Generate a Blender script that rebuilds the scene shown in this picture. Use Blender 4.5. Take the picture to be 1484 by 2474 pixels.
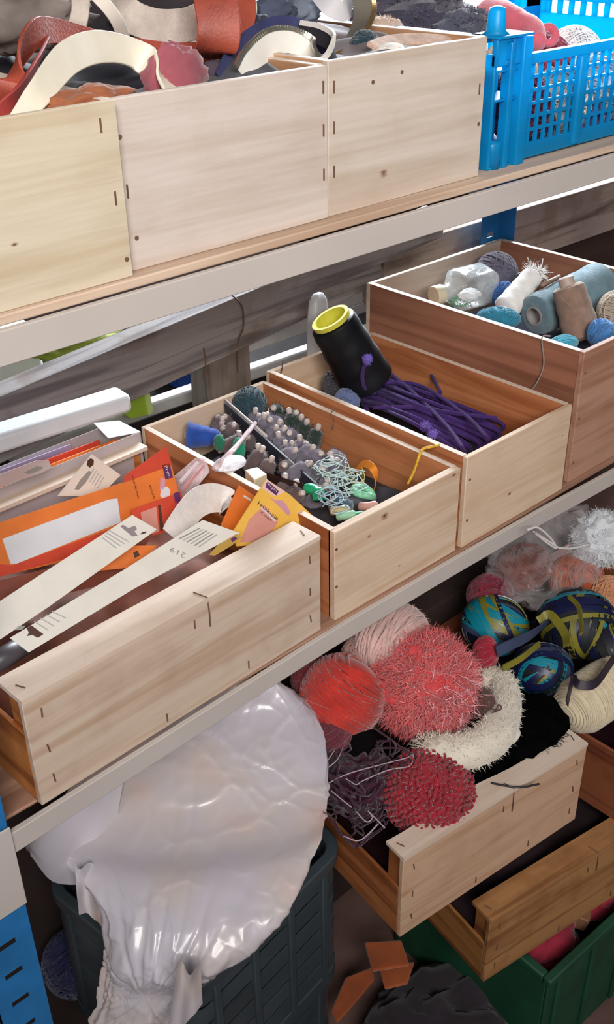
import bpy, bmesh, math, random
import numpy as np
from mathutils import Vector, Matrix, Quaternion, noise

for o in list(bpy.data.objects): bpy.data.objects.remove(o)
SC = bpy.context.scene
COL = SC.collection
RND = random.Random(7)

# ------------------------------------------------------------------ camera
FPX, IW, IH = 2521.5, 1484.0, 2474.0
CAM = Vector((0.0, -0.8, 1.75))
YAW, PITCH, ROLL = 0.73669544, 0.54193649, -0.01828734
_fw = Vector((math.sin(YAW)*math.cos(PITCH), math.cos(YAW)*math.cos(PITCH), -math.sin(PITCH)))
_rt = Vector((math.cos(YAW), -math.sin(YAW), 0)); _up = _rt.cross(_fw)
RT = _rt*math.cos(ROLL) + _up*math.sin(ROLL)
UP = -_rt*math.sin(ROLL) + _up*math.cos(ROLL)
FW = _fw
cd = bpy.data.cameras.new('camera'); cam = bpy.data.objects.new('camera', cd); COL.objects.link(cam)
M3 = Matrix((RT, UP, -FW)).transposed()
cam.matrix_world = Matrix.Translation(CAM) @ M3.to_4x4()
cd.sensor_fit = 'VERTICAL'; cd.sensor_height = 24.0; cd.lens = FPX/IH*24.0; cd.sensor_width = 36
cd.clip_start = 0.02; cd.clip_end = 60
cd.dof.use_dof = False
SC.camera = cam

# ------------------------------------------------------------------ light
W = bpy.data.worlds.new('world'); SC.world = W; W.use_nodes = True
W.node_tree.nodes['Background'].inputs[0].default_value = (0.80, 0.86, 1.0, 1)
W.node_tree.nodes['Background'].inputs[1].default_value = 0.13
def area(name, loc, target, sx, sy, power, col, spread=180):
    l = bpy.data.lights.new(name, 'AREA'); l.shape = 'RECTANGLE'; l.size = sx; l.size_y = sy
    l.energy = power; l.color = col; l.spread = math.radians(spread)
    o = bpy.data.objects.new(name, l); COL.objects.link(o); o.location = loc
    o.rotation_euler = (Vector(target)-Vector(loc)).to_track_quat('-Z', 'Y').to_euler()
    return o
area('front_window_light', (-0.8, -2.2, 2.95), (0.75, 0.1, 1.75), 1.7, 1.1, 26, (1.0, 0.96, 0.925), 80)
area('back_window_light', (2.6, 1.8, 2.2), (1.1, 0.2, 1.1), 2.2, 1.0, 300, (0.84, 0.92, 1.0))
SC.view_settings.view_transform = 'Standard'
SC.view_settings.look = 'None'
SC.view_settings.exposure = 0.25
SC.view_settings.gamma = 1.0
SC.view_settings.use_curve_mapping = False

# ------------------------------------------------------------------ pixel -> point on a real plane of the place
def ray(px, py):
    return (RT*((px-IW/2)/FPX) + UP*(-(py-IH/2)/FPX) + FW)
def at(px, py, y=None, z=None, x=None):
    d = ray(px, py)
    if y is not None: t = (y-CAM.y)/d.y
    elif z is not None: t = (z-CAM.z)/d.z
    else: t = (x-CAM.x)/d.x
    return CAM + d*t
def onplane(px, py, p0, n):
    d = ray(px, py); n = Vector(n)
    return CAM + d*((Vector(p0)-CAM).dot(n)/d.dot(n))
def depth(p): return (Vector(p)-CAM).dot(FW)
def msize(npx, p): return npx/FPX*depth(p)

# ------------------------------------------------------------------ materials
def lin(c):
    if isinstance(c, str):
        c = c.lstrip('#'); c = [int(c[i:i+2], 16)/255 for i in (0, 2, 4)]
    return tuple((v/12.92 if v <= .04045 else ((v+.055)/1.055)**2.4) for v in c[:3]) + (1.0,)
MATS = {}
def newmat(name):
    m = bpy.data.materials.new(name); m.use_nodes = True
    nt = m.node_tree; b = nt.nodes['Principled BSDF']
    return m, nt, b
def N(nt, t, **k):
    n = nt.nodes.new(t)
    for a, v in k.items():
        if a.startswith('i_'): n.inputs[a[2:]].default_value = v
        else: setattr(n, a, v)
    return n
def coords(nt, scale=(1, 1, 1), rand=True):
    tc = N(nt, 'ShaderNodeTexCoord'); mp = N(nt, 'ShaderNodeMapping'); mp.inputs['Scale'].default_value = scale
    nt.links.new(tc.outputs['Object'], mp.inputs['Vector'])
    if rand:
        oi = N(nt, 'ShaderNodeObjectInfo'); mul = N(nt, 'ShaderNodeMath', operation='MULTIPLY'); mul.inputs[1].default_value = 37.0
        cx = N(nt, 'ShaderNodeCombineXYZ')
        nt.links.new(oi.outputs['Random'], mul.inputs[0])
        for i in range(3): nt.links.new(mul.outputs[0], cx.inputs[i])
        nt.links.new(cx.outputs[0], mp.inputs['Location'])
    return tc, mp
def ramp(nt, src, stops):
    r = N(nt, 'ShaderNodeValToRGB'); e = r.color_ramp.elements
    while len(e) < len(stops): e.new(0.5)
    for i, (p, c) in enumerate(stops):
        e[i].position = p; e[i].color = c if len(c) == 4 else tuple(c)+(1,)
    nt.links.new(src, r.inputs[0]); return r
def plain(name, col, rough=.6, var=.12, scale=25, bump=0.0, bscale=200, metal=0, sheen=0, coat=0, spec=.5, trans=0, emit=None):
    if name in MATS: return MATS[name]
    m, nt, b = newmat(name); c = lin(col)
    tc, mp = coords(nt)
    nz = N(nt, 'ShaderNodeTexNoise'); nz.inputs['Scale'].default_value = scale; nz.inputs['Detail'].default_value = 5
    nt.links.new(mp.outputs[0], nz.inputs['Vector'])
    lo = tuple(max(0, v*(1-var)) for v in c[:3]); hi = tuple(min(1, v*(1+var)) for v in c[:3])
    r = ramp(nt, nz.outputs['Fac'], [(.3, lo), (.7, hi)])
    nt.links.new(r.outputs[0], b.inputs['Base Color'])
    b.inputs['Roughness'].default_value = rough; b.inputs['Metallic'].default_value = metal
    b.inputs['Specular IOR Level'].default_value = spec
    if sheen: b.inputs['Sheen Weight'].default_value = sheen; b.inputs['Sheen Roughness'].default_value = .5
    if coat: b.inputs['Coat Weight'].default_value = coat; b.inputs['Coat Roughness'].default_value = .15
    if trans: b.inputs['Transmission Weight'].default_value = trans
    if bump:
        n2 = N(nt, 'ShaderNodeTexNoise'); n2.inputs['Scale'].default_value = bscale; n2.inputs['Detail'].default_value = 4
        nt.links.new(tc.outputs['Object'], n2.inputs['Vector'])
        bp = N(nt, 'ShaderNodeBump'); bp.inputs['Strength'].default_value = bump; bp.inputs['Distance'].default_value = .002
        nt.links.new(n2.outputs['Fac'], bp.inputs['Height']); nt.links.new(bp.outputs[0], b.inputs['Normal'])
    if emit:
        b.inputs['Emission Color'].default_value = lin(emit[0]); b.inputs['Emission Strength'].default_value = emit[1]
    MATS[name] = m; return m
def wool(name, col, var=.22): return plain(name, col, rough=.95, var=var, scale=60, bump=.6, bscale=700, sheen=.35, spec=.2)
def wood(name, base, dark, axis='x', knots=(), contrast=1.0, rough=.62, stains=0.0):
    """boards: streaked grain along the axis, a fine pore noise, knots at given object coords (a, z, r)"""
    if name in MATS: return MATS[name]
    m, nt, b = newmat(name); L = nt.links.new
    sc = {'x': (1.2, 22, 22), 'y': (22, 1.2, 22), 'z': (22, 22, 1.2)}[axis]
    tc, mp = coords(nt, sc)
    n1 = N(nt, 'ShaderNodeTexNoise'); n1.inputs['Scale'].default_value = 1.6; n1.inputs['Detail'].default_value = 6; n1.inputs['Distortion'].default_value = .7
    L(mp.outputs[0], n1.inputs['Vector'])
    r1 = ramp(nt, n1.outputs['Fac'], [(.32, lin(dark)), (.32+.3*contrast, lin(base))])
    r1.color_ramp.interpolation = 'EASE'
    n2 = N(nt, 'ShaderNodeTexNoise'); n2.inputs['Scale'].default_value = 9; n2.inputs['Detail'].default_value = 3
    L(mp.outputs[0], n2.inputs['Vector'])
    mx = N(nt, 'ShaderNodeMix', data_type='RGBA', blend_type='MULTIPLY'); mx.inputs['Factor'].default_value = .22
    r2 = ramp(nt, n2.outputs['Fac'], [(.3, (.72, .68, .64)), (.6, (1, 1, 1))])
    L(r1.outputs[0], mx.inputs[6]); L(r2.outputs[0], mx.inputs[7])
    last = mx.outputs[2]
    if stains:
        n3 = N(nt, 'ShaderNodeTexNoise'); n3.inputs['Scale'].default_value = 14; n3.inputs['Detail'].default_value = 4
        L(tc.outputs['Object'], n3.inputs['Vector'])
        r3 = ramp(nt, n3.outputs['Fac'], [(.36, (.62, .5, .4)), (.5, (1, 1, 1))])
        m3 = N(nt, 'ShaderNodeMix', data_type='RGBA', blend_type='MULTIPLY'); m3.inputs['Factor'].default_value = stains
        L(last, m3.inputs[6]); L(r3.outputs[0], m3.inputs[7]); last = m3.outputs[2]
    for (ka, kz, kr) in knots:
        sx = N(nt, 'ShaderNodeSeparateXYZ'); L(tc.outputs['Object'], sx.inputs[0])
        def sub(o, v, s):
            a = N(nt, 'ShaderNodeMath', operation='SUBTRACT'); L(o, a.inputs[0]); a.inputs[1].default_value = v
            c = N(nt, 'ShaderNodeMath', operation='MULTIPLY'); L(a.outputs[0], c.inputs[0]); c.inputs[1].default_value = s
            return c.outputs[0]
        cx = N(nt, 'ShaderNodeCombineXYZ')
        L(sub(sx.outputs[1 if axis == 'y' else 0], ka, .62), cx.inputs[0]); L(sub(sx.outputs[2], kz, 1.0), cx.inputs[1])
        ln = N(nt, 'ShaderNodeVectorMath', operation='LENGTH'); L(cx.outputs[0], ln.inputs[0])
        dv = N(nt, 'ShaderNodeMath', operation='DIVIDE'); L(ln.outputs['Value'], dv.inputs[0]); dv.inputs[1].default_value = kr
        nm = N(nt, 'ShaderNodeMath', operation='ADD'); L(dv.outputs[0], nm.inputs[0])
        ns = N(nt, 'ShaderNodeMath', operation='MULTIPLY'); ns.inputs[1].default_value = .9; L(n2.outputs['Fac'], ns.inputs[0]); L(ns.outputs[0], nm.inputs[1])
        rk = ramp(nt, nm.outputs[0], [(.55, (1, 1, 1)), (.95, (0, 0, 0))])
        mk = N(nt, 'ShaderNodeMix', data_type='RGBA'); L(rk.outputs[0], mk.inputs['Factor'])
        L(last, mk.inputs[6]); mk.inputs[7].default_value = lin('#6b4026'); last = mk.outputs[2]
        rh = ramp(nt, dv.outputs[0], [(.0, (1, 1, 1)), (1.0, (0, 0, 0))]); 
        dv.use_clamp = False
    L(last, b.inputs['Base Color'])
    b.inputs['Roughness'].default_value = rough; b.inputs['Specular IOR Level'].default_value = .3
    bp = N(nt, 'ShaderNodeBump'); bp.inputs['Strength'].default_value = .25; bp.inputs['Distance'].default_value = .001
    L(n2.outputs['Fac'], bp.inputs['Height']); L(bp.outputs[0], b.inputs['Normal'])
    MATS[name] = m; return m
def clear(name, tint='#ffffff', opac=.25, rough=.15, white=.0):
    """thin clear film: mostly see-through with glossy creases and a little milkiness"""
    if name in MATS: return MATS[name]
    m, nt, b = newmat(name); L = nt.links.new
    out = nt.nodes['Material Output']
    b.inputs['Base Color'].default_value = lin(tint); b.inputs['Roughness'].default_value = rough; b.inputs['Coat Weight'].default_value = .6
    tr = N(nt, 'ShaderNodeBsdfTransparent'); mix = N(nt, 'ShaderNodeMixShader')
    lw = N(nt, 'ShaderNodeLayerWeight'); lw.inputs['Blend'].default_value = .35
    tc, mp = coords(nt, (1, 1, 1)); nz = N(nt, 'ShaderNodeTexNoise'); nz.inputs['Scale'].default_value = 18; nz.inputs['Detail'].default_value = 5; nz.inputs['Distortion'].default_value = 1.5
    L(mp.outputs[0], nz.inputs['Vector'])
    r = ramp(nt, nz.outputs['Fac'], [(.42, (opac*.5,)*3), (.68, (min(1, opac*2.4+white),)*3)])
    ad = N(nt, 'ShaderNodeMath', operation='MULTIPLY_ADD'); ad.use_clamp = True
    L(lw.outputs['Facing'], ad.inputs[0]); ad.inputs[1].default_value = .55; L(r.outputs[0], ad.inputs[2])
    L(ad.outputs[0], mix.inputs[0]); L(tr.outputs[0], mix.inputs[1]); L(b.outputs[0], mix.inputs[2]); L(mix.outputs[0], out.inputs[0])
    bp = N(nt, 'ShaderNodeBump'); bp.inputs['Strength'].default_value = .5; bp.inputs['Distance'].default_value = .01
    L(nz.outputs['Fac'], bp.inputs['Height']); L(bp.outputs[0], b.inputs['Normal'])
    MATS[name] = m; return m

# ------------------------------------------------------------------ mesh builder
class MB:
    def __init__(s): s.v = []; s.f = []; s.mi = []; s.cur = 0
    def add(s, vs, fs):
        o = len(s.v); s.v += [tuple(p) for p in vs]; s.f += [tuple(o+i for i in f) for f in fs]; s.mi += [s.cur]*len(fs); return s
    def box(s, a, b, M=None):
        x0, y0, z0 = a; x1, y1, z1 = b
        p = [Vector(q) for q in ((x0,y0,z0),(x1,y0,z0),(x1,y1,z0),(x0,y1,z0),(x0,y0,z1),(x1,y0,z1),(x1,y1,z1),(x0,y1,z1))]
        if M: p = [M @ q for q in p]
        return s.add(p, [(0,3,2,1),(4,5,6,7),(0,1,5,4),(1,2,6,5),(2,3,7,6),(3,0,4,7)])
    def prism(s, poly, n, t):
        """poly: list of 3D points (planar), thickness t along n (centred on the polygon going back)"""
        n = Vector(n).normalized(); k = len(poly)
        a = [Vector(p) for p in poly]; b = [p - n*t for p in a]
        fs = [tuple(range(k)), tuple(range(2*k-1, k-1, -1))] + [(i, i+k, (i+1) % k + k, (i+1) % k) for i in range(k)]
        return s.add(a+b, fs)
    def tube(s, pts, r, n=6, closed=False, cap=True, flat=1.0, up=None):
        pts = [Vector(p) for p in pts]; k = len(pts)
        if k < 2: return s
        rr = r if hasattr(r, '__len__') else [r]*k
        T = []
        for i in range(k):
            if closed: t = pts[(i+1) % k]-pts[i-1]
            else: t = pts[min(i+1, k-1)]-pts[max(i-1, 0)]
            T.append(t.normalized() if t.length > 1e-9 else Vector((0, 0, 1)))
        u = up or (Vector((0, 0, 1)) if abs(T[0].z) < .9 else Vector((1, 0, 0)))
        u = Vector(u); u = (u - T[0]*u.dot(T[0])).normalized(); vs = []
        for i in range(k):
            u = (u - T[i]*u.dot(T[i]))
            u = u.normalized() if u.length > 1e-9 else T[i].orthogonal().normalized()
            w = T[i].cross(u)
            for j in range(n):
                a = 2*math.pi*j/n
                vs.append(pts[i] + (u*math.cos(a)*flat + w*math.sin(a))*rr[i])
        fs = []
        for i in range(k if closed else k-1):
            i2 = (i+1) % k
            for j in range(n):
                j2 = (j+1) % n
                fs.append((i*n+j, i*n+j2, i2*n+j2, i2*n+j))
        if cap and not closed: fs += [tuple(range(n-1, -1, -1)), tuple((k-1)*n+j for j in range(n))]
        return s.add(vs, fs)
    def lathe(s, prof, M=None, n=32, cap=True):
        M = M or Matrix(); vs = []; k = len(prof)
        for (r, h) in prof:
            for j in range(n):
                a = 2*math.pi*j/n; vs.append(M @ Vector((r*math.cos(a), r*math.sin(a), h)))
        fs = [(i*n+j, i*n+(j+1) % n, (i+1)*n+(j+1) % n, (i+1)*n+j) for i in range(k-1) for j in range(n)]
        if cap: fs += [tuple(range(n-1, -1, -1)), tuple((k-1)*n+j for j in range(n))]
        return s.add(vs, fs)
    def ribbon(s, pts, wid, thick, wdir):
        """flat band along pts; wdir: one vector or one per point (direction across the band)"""
        pts = [Vector(p) for p in pts]; k = len(pts); vs = []
        ww = wid if hasattr(wid, '__len__') else [wid]*k
        for i in range(k):
            t = (pts[min(i+1, k-1)]-pts[max(i-1, 0)]).normalized()
            d = Vector(wdir[i] if isinstance(wdir, list) else wdir); d = (d - t*d.dot(t)).normalized()
            nn = t.cross(d)
            for a, b in ((-1, -1), (1, -1), (1, 1), (-1, 1)):
                vs.append(pts[i] + d*(a*ww[i]/2) + nn*(b*thick/2))
        fs = []
        for i in range(k-1):
            for j in range(4):
                fs.append((i*4+j, i*4+(j+1) % 4, (i+1)*4+(j+1) % 4, (i+1)*4+j))
        fs += [(3, 2, 1, 0), tuple((k-1)*4+j for j in range(4))]
        return s.add(vs, fs)
    def grid(s, fn, nu, nv, closeu=False):
        vs = [fn(i/(nu if closeu else nu-1), j/(nv-1)) for j in range(nv) for i in range(nu)]
        fs = []
        for j in range(nv-1):
            for i in range(nu if closeu else nu-1):
                i2 = (i+1) % nu; fs.append((j*nu+i, j*nu+i2, (j+1)*nu+i2, (j+1)*nu+i))
        return s.add(vs, fs)
    def xf(s, M): s.v = [tuple(M @ Vector(p)) for p in s.v]; return s
    def mesh(s, name, mats, smooth=False):
        me = bpy.data.meshes.new(name); me.from_pydata(s.v, [], s.f)
        for m in (mats if isinstance(mats, (list, tuple)) else [mats]): me.materials.append(m)
        if isinstance(mats, (list, tuple)) and len(mats) > 1: me.polygons.foreach_set('material_index', s.mi)
        me.polygons.foreach_set('use_smooth', [True]*len(me.polygons)); me.update()
        if not smooth: me.set_sharp_from_angle(angle=.55)
        return me

def recalc(me):
    bm = bmesh.new(); bm.from_mesh(me); bmesh.ops.recalc_face_normals(bm, faces=bm.faces); bm.to_mesh(me); bm.free()
def bevel(o, w=.0015, seg=2):
    m = o.modifiers.new('bevel', 'BEVEL'); m.width = w; m.segments = seg; m.limit_method = 'ANGLE'; m.angle_limit = .7
def thing(name, label, cat, loc=(0, 0, 0), rotz=0, group=None, kind=None):
    o = bpy.data.objects.new(name, None); o.empty_display_size = .05; COL.objects.link(o)
    o.location = loc; o.rotation_euler = (0, 0, rotz); tagit(o, label, cat, group, kind); return o
def tagit(o, label=None, cat=None, group=None, kind=None):
    if label: o['label'] = label
    if cat: o['category'] = cat
    if group: o['group'] = group
    if kind: o['kind'] = kind
    return o
def base_of(p):
    q = Vector((0, 0, 0))
    while p is not None: q += Vector(p.location); p = p.parent
    return q
def part(name, mb, mat, parent=None, smooth=False, bev=0, world=True, label=None, kind=None, fix=True):
    """one mesh object. world=True: the builder's coordinates are world ones (parent not rotated)"""
    if parent is not None and world:
        b = base_of(parent); mb.v = [(x-b.x, y-b.y, z-b.z) for x, y, z in mb.v]
    me = mb.mesh(name, mat, smooth)
    if fix: recalc(me)
    o = bpy.data.objects.new(name, me); COL.objects.link(o)
    if parent is not None: o.parent = parent
    if bev: bevel(o, bev)
    if label: o['label'] = label
    if kind: o['kind'] = kind
    return o
def solo(name, mb, mat, label, cat, group=None, kind=None, smooth=False, bev=0):
    """a thing that is a single mesh, origin at its base centre"""
    a = np.array(mb.v); lo = a.min(0); hi = a.max(0); c = ((lo[0]+hi[0])/2, (lo[1]+hi[1])/2, lo[2])
    mb.v = [(x-c[0], y-c[1], z-c[2]) for x, y, z in mb.v]
    me = mb.mesh(name, mat, smooth); recalc(me)
    o = bpy.data.objects.new(name, me); COL.objects.link(o); o.location = c
    if bev: bevel(o, bev)
    return tagit(o, label, cat, group, kind)
def put(name, me, parent, loc=(0, 0, 0), rot=(0, 0, 0)):
    o = bpy.data.objects.new(name, me); COL.objects.link(o); o.parent = parent; o.location = loc; o.rotation_euler = rot; return o
def spline(pts, n=8):
    """Catmull-Rom through pts"""
    P = [Vector(p) for p in pts]; P = [P[0]*2-P[1]] + P + [P[-1]*2-P[-2]]; out = []
    for i in range(1, len(P)-2):
        for k in range(n):
            t = k/n; a, b, c, d = P[i-1:i+3]
            out.append(.5*((2*b)+(c-a)*t+(2*a-5*b+4*c-d)*t*t+(3*b-a-3*c+d)*t*t*t))
    out.append(P[-2]); return out
def frame(p, d, roll=0):
    d = Vector(d).normalized(); q = Vector((0, 0, 1)).rotation_difference(d)
    return Matrix.Translation(Vector(p)) @ q.to_matrix().to_4x4() @ Matrix.Rotation(roll, 4, 'Z')
# ------------------------------------------------------------------ setting
ZM, ZU = 0.883, 1.4275           # top of the middle and of the upper shelf
def struct(name, mb, mat, parent=None, **k):
    o = part(name, mb, mat, parent, **k)
    if parent is None: o['kind'] = 'structure'
    return o
m_floor = plain('floor_mat', '#6b5048', rough=.8, var=.25, scale=9, bump=.3, bscale=90)
m_wall = plain('wall_mat', '#3a2e2a', rough=.9, var=.2, scale=4)
struct('floor', MB().box((-2.5, -3.2, -.05), (6.6, 2.2, 0)), m_floor)
wx0, wx1, wz0, wz1 = 1.7, 5.4, .95, 2.6
w = MB(); w.box((-2.5, 2.0, 0), (wx0, 2.12, 2.9)); w.box((wx1, 2.0, 0), (6.5, 2.12, 2.9)); w.box((wx0, 2.0, 0), (wx1, 2.12, wz0)); w.box((wx0, 2.0, wz1), (wx1, 2.12, 2.9))
struct('wall_back', w, m_wall)
struct('wall_right', MB().box((6.5, -3.2, 0), (6.6, 2.12, 2.9)), m_wall)
fr = MB()
for a, b in (((wx0, 1.99, wz0), (wx1, 2.06, wz0+.06)), ((wx0, 1.99, wz1-.06), (wx1, 2.06, wz1)), ((wx0, 1.99, wz0+.06), (wx0+.06, 2.06, wz1-.06)), ((wx1-.06, 1.99, wz0+.06), (wx1, 2.06, wz1-.06)), ((2.6, 1.99, wz0+.06), (2.66, 2.06, wz1-.06))): fr.box(a, b)
wo = struct('window_1', fr, plain('window_frame', '#c9c6c0', rough=.5), bev=.004)
for a, b in ((wx0+.06, 2.6), (2.66, wx1-.06)):
    part('pane', MB().box((a, 2.03, wz0+.06), (b, 2.036, wz1-.06)), plain('lit_pane', '#ffffff', rough=.3, var=0, emit=('#f2f8ff', 4.0)), wo)

# ------------------------------------------------------------------ rack
m_white = plain('white_paint', '#bdb4ad', rough=.45, var=.05, scale=6)
m_blue = plain('blue_paint', '#236ca6', rough=.4, var=.16, scale=20)
m_ply = wood('shelf_board', '#cdb5a0', '#b0937c', 'x', contrast=1.0)
m_deck = wood('deck_board', '#a8826c', '#86624e', 'x', contrast=1.0)
XL, XR, YB = .225, 1.75, .52
rack = thing('shelf_rack', 'metal shelf rack with slotted blue posts and white edged shelves', 'shelf rack', (XL, 0, 0))
def post(x0, y0, sx, sy, ztop):
    """slotted L-profile: front plate with two columns of oblong holes, side plate plain"""
    mb = MB(); w_, t = .06, .002
    x1 = x0 + w_*sx; xa, xb = min(x0, x1), max(x0, x1)
    z = .02; mb.box((xa, y0, 0), (xb, y0+t*sy, z)) if sy > 0 else mb.box((xa, y0-t, 0), (xb, y0, z))
    ya, yb = (y0, y0+t) if sy > 0 else (y0-t, y0)
    while z < ztop:
        zh = z+.010; zn = min(ztop, z+.050)
        cols = [xa, xa+.018, xa+.040, xb]
        for i in (0, 2): mb.box((cols[i], ya, z), (cols[i+1], yb, zh))
        mb.box((xa, ya, zh), (xb, yb, zn)); z = zn
    so = x0 if sx > 0 else x0-t
    mb.box((so, y0 if sy > 0 else y0-.04, 0), (so+t, y0+.04 if sy > 0 else y0, ztop))
    return mb
for (x0, y0, sx, sy) in ((XL, -.001, 1, 1), (XR, -.001, -1, 1), (XL, YB, 1, -1), (XR, YB, -1, -1)):
    part('post', post(x0, y0, sx, sy, 1.44), m_blue, rack)
def shelf(z, lip, board, bow=0):
    mb = MB()
    # pressed front lip, bent a little inward along its length
    xs = list(np.linspace(XL, XR, 25)); cy = [(-.004 + bow*float(np.interp(x, [.225, .285, .5, .77, 1.02, 1.24, 1.44, 1.75], [0, 0, .45, 1, .95, .7, .25, 0]))) for x in xs]
    L = len(xs); prof = [(.0075, z+.0006), (.0, z+.0006), (.0, z-lip), (.012, z-lip), (.012, z-lip+.002), (.0022, z-lip+.002), (.0022, z-.0016), (.0075, z-.0016)]; k = len(prof)
    mb.add([(xs[i], cy[i]+a, b) for i in range(L) for a, b in prof], [(i*k+j, i*k+(j+1) % k, (i+1)*k+(j+1) % k, (i+1)*k+j) for i in range(L-1) for j in range(k)] + [tuple(range(k)), tuple((L-1)*k+j for j in range(k))])
    mb.box((XL, YB+.002, z-lip), (XR, YB+.0045, z))
    mb.box((XL, .002, z-lip), (XL+.002, YB, z)); mb.box((XR-.002, .002, z-lip), (XR, YB, z))
    s = part('shelf', mb, m_white, rack, bev=.001)
    b = MB().box((XL+.005, .006 if board else .0205, z-.004 if not board else z+.0005), (XR-.005, YB, z+.0005 if not board else z+.010))
    part('shelf_board', b, m_ply if board else m_deck, s, bev=.0015)
shelf(ZM, .029, False, .0165); shelf(ZU, .031, True)
sl = MB(); sl.box((XL-.002, -.0075, .777), (XL+.0605, -.0045, ZM+.014)); part('corner_plate', sl, m_white, rack, bev=.001, label='white sheet metal corner plate')
ZUB = ZU+.010

# ------------------------------------------------------------------ wooden boxes
m_staple = plain('rusty_staple', '#6a4e3e', rough=.6, var=.3)
stp = MB().box((-.0007, -.0008, -.006), (.0007, .0006, .006)).mesh('staple', m_staple)
nailm = MB().lathe([(.0022, -.001), (.0022, .0006)], Matrix.Rotation(math.pi/2, 4, 'X'), n=10).mesh('nail', m_staple)
def wbox(label, x0, x1, y0, y1, z0, z1, base, dark, side, sdark, th=.009, knots=(), staples=(), nails=(), group='wooden storage boxes', key='a'):
    o = thing('wooden_box', label, 'box', ((x0+x1)/2, (y0+y1)/2, z0), group=group)
    c = o.location
    fm = wood('wood_front_'+key, base, dark, 'x', [(kx-c.x, kz-z0, kr) for kx, kz, kr in knots], contrast=.9, stains=.12)
    sm = wood('wood_side_'+key, side, sdark, 'y', contrast=.9, stains=.15)  # pine sides carry orange bounce light in their colour; tall box is truly reddish
    bm = wood('wood_rear_'+key, '#cfbcaa' if key == 'm4' else base, '#b9a18c' if key == 'm4' else dark, 'x', contrast=.9)
    f = part('front_panel', MB().box((x0, y0, z0), (x1, y0+th*(1.4 if key == 'm2' else 1.0), z1+.0004)), fm, o, bev=.0012)
    part('back_panel', MB().box((x0, y1-th, z0), (x1, y1, z1)), bm, o, bev=.0012)
    ce = wood('lit_cut_edge', '#dccbbb', '#cdb8a5', 'y', contrast=1.0)  # pale cut edges, lightened further for back window light on the rims
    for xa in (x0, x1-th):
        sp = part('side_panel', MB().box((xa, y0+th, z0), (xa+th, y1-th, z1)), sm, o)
        part('lit_cut_edge', MB().box((xa, y0+th, z1), (xa+th, y1-th, z1+.0008)), ce, sp)
    part('bottom_panel', MB().box((x0+th, y0+th, z0), (x1-th, y1-th, z0+.006)), bm, o)
    for (sx, sz) in staples: put('staple', stp, f, (sx-c.x, y0-c.y-.0004, sz-z0))
    for (sx, sz) in nails: put('nail', nailm, f, (sx-c.x, y0-c.y-.0002, sz-z0))
    return o
PB, PD = '#d0bfac', '#b99f86'     # pale pine
ub = 'pale pine boxes on the upper shelf'
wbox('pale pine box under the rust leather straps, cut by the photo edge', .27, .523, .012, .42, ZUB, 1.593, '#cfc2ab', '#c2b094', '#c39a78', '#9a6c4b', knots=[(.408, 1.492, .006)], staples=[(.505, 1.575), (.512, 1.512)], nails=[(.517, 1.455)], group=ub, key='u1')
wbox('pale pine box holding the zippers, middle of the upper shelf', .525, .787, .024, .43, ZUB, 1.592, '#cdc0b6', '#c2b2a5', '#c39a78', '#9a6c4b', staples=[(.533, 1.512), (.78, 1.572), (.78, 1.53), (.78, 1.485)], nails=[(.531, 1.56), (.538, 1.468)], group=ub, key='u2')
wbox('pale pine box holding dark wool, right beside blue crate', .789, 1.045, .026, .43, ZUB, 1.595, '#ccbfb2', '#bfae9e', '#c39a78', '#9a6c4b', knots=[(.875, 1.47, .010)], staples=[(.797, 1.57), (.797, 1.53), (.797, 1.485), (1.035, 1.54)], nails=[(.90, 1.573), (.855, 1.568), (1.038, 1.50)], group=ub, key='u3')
mb_ = 'pine boxes on the middle shelf'
B2 = (.797, 1.050, .026, .462, ZM+.001, 1.026); B3 = (1.061, 1.318, .024, .468, ZM+.001, 1.038); B4 = (1.343, 1.738, .030, .506, ZM+.001, 1.116)
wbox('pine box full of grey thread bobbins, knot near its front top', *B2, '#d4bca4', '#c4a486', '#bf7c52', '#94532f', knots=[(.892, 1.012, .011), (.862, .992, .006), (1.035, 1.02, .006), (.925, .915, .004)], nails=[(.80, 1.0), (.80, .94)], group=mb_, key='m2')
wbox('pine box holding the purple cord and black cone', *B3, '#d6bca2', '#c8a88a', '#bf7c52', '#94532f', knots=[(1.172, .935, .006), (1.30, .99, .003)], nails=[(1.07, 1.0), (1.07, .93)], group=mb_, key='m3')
wbox('tall reddish wooden box holding glass jar and thread cones', *B4, '#b48a74', '#9a6c56', '#a06c54', '#80523e', th=.010, nails=[(1.352, 1.08), (1.352, 1.0), (1.352, .92)], group=mb_, key='m4')

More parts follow.
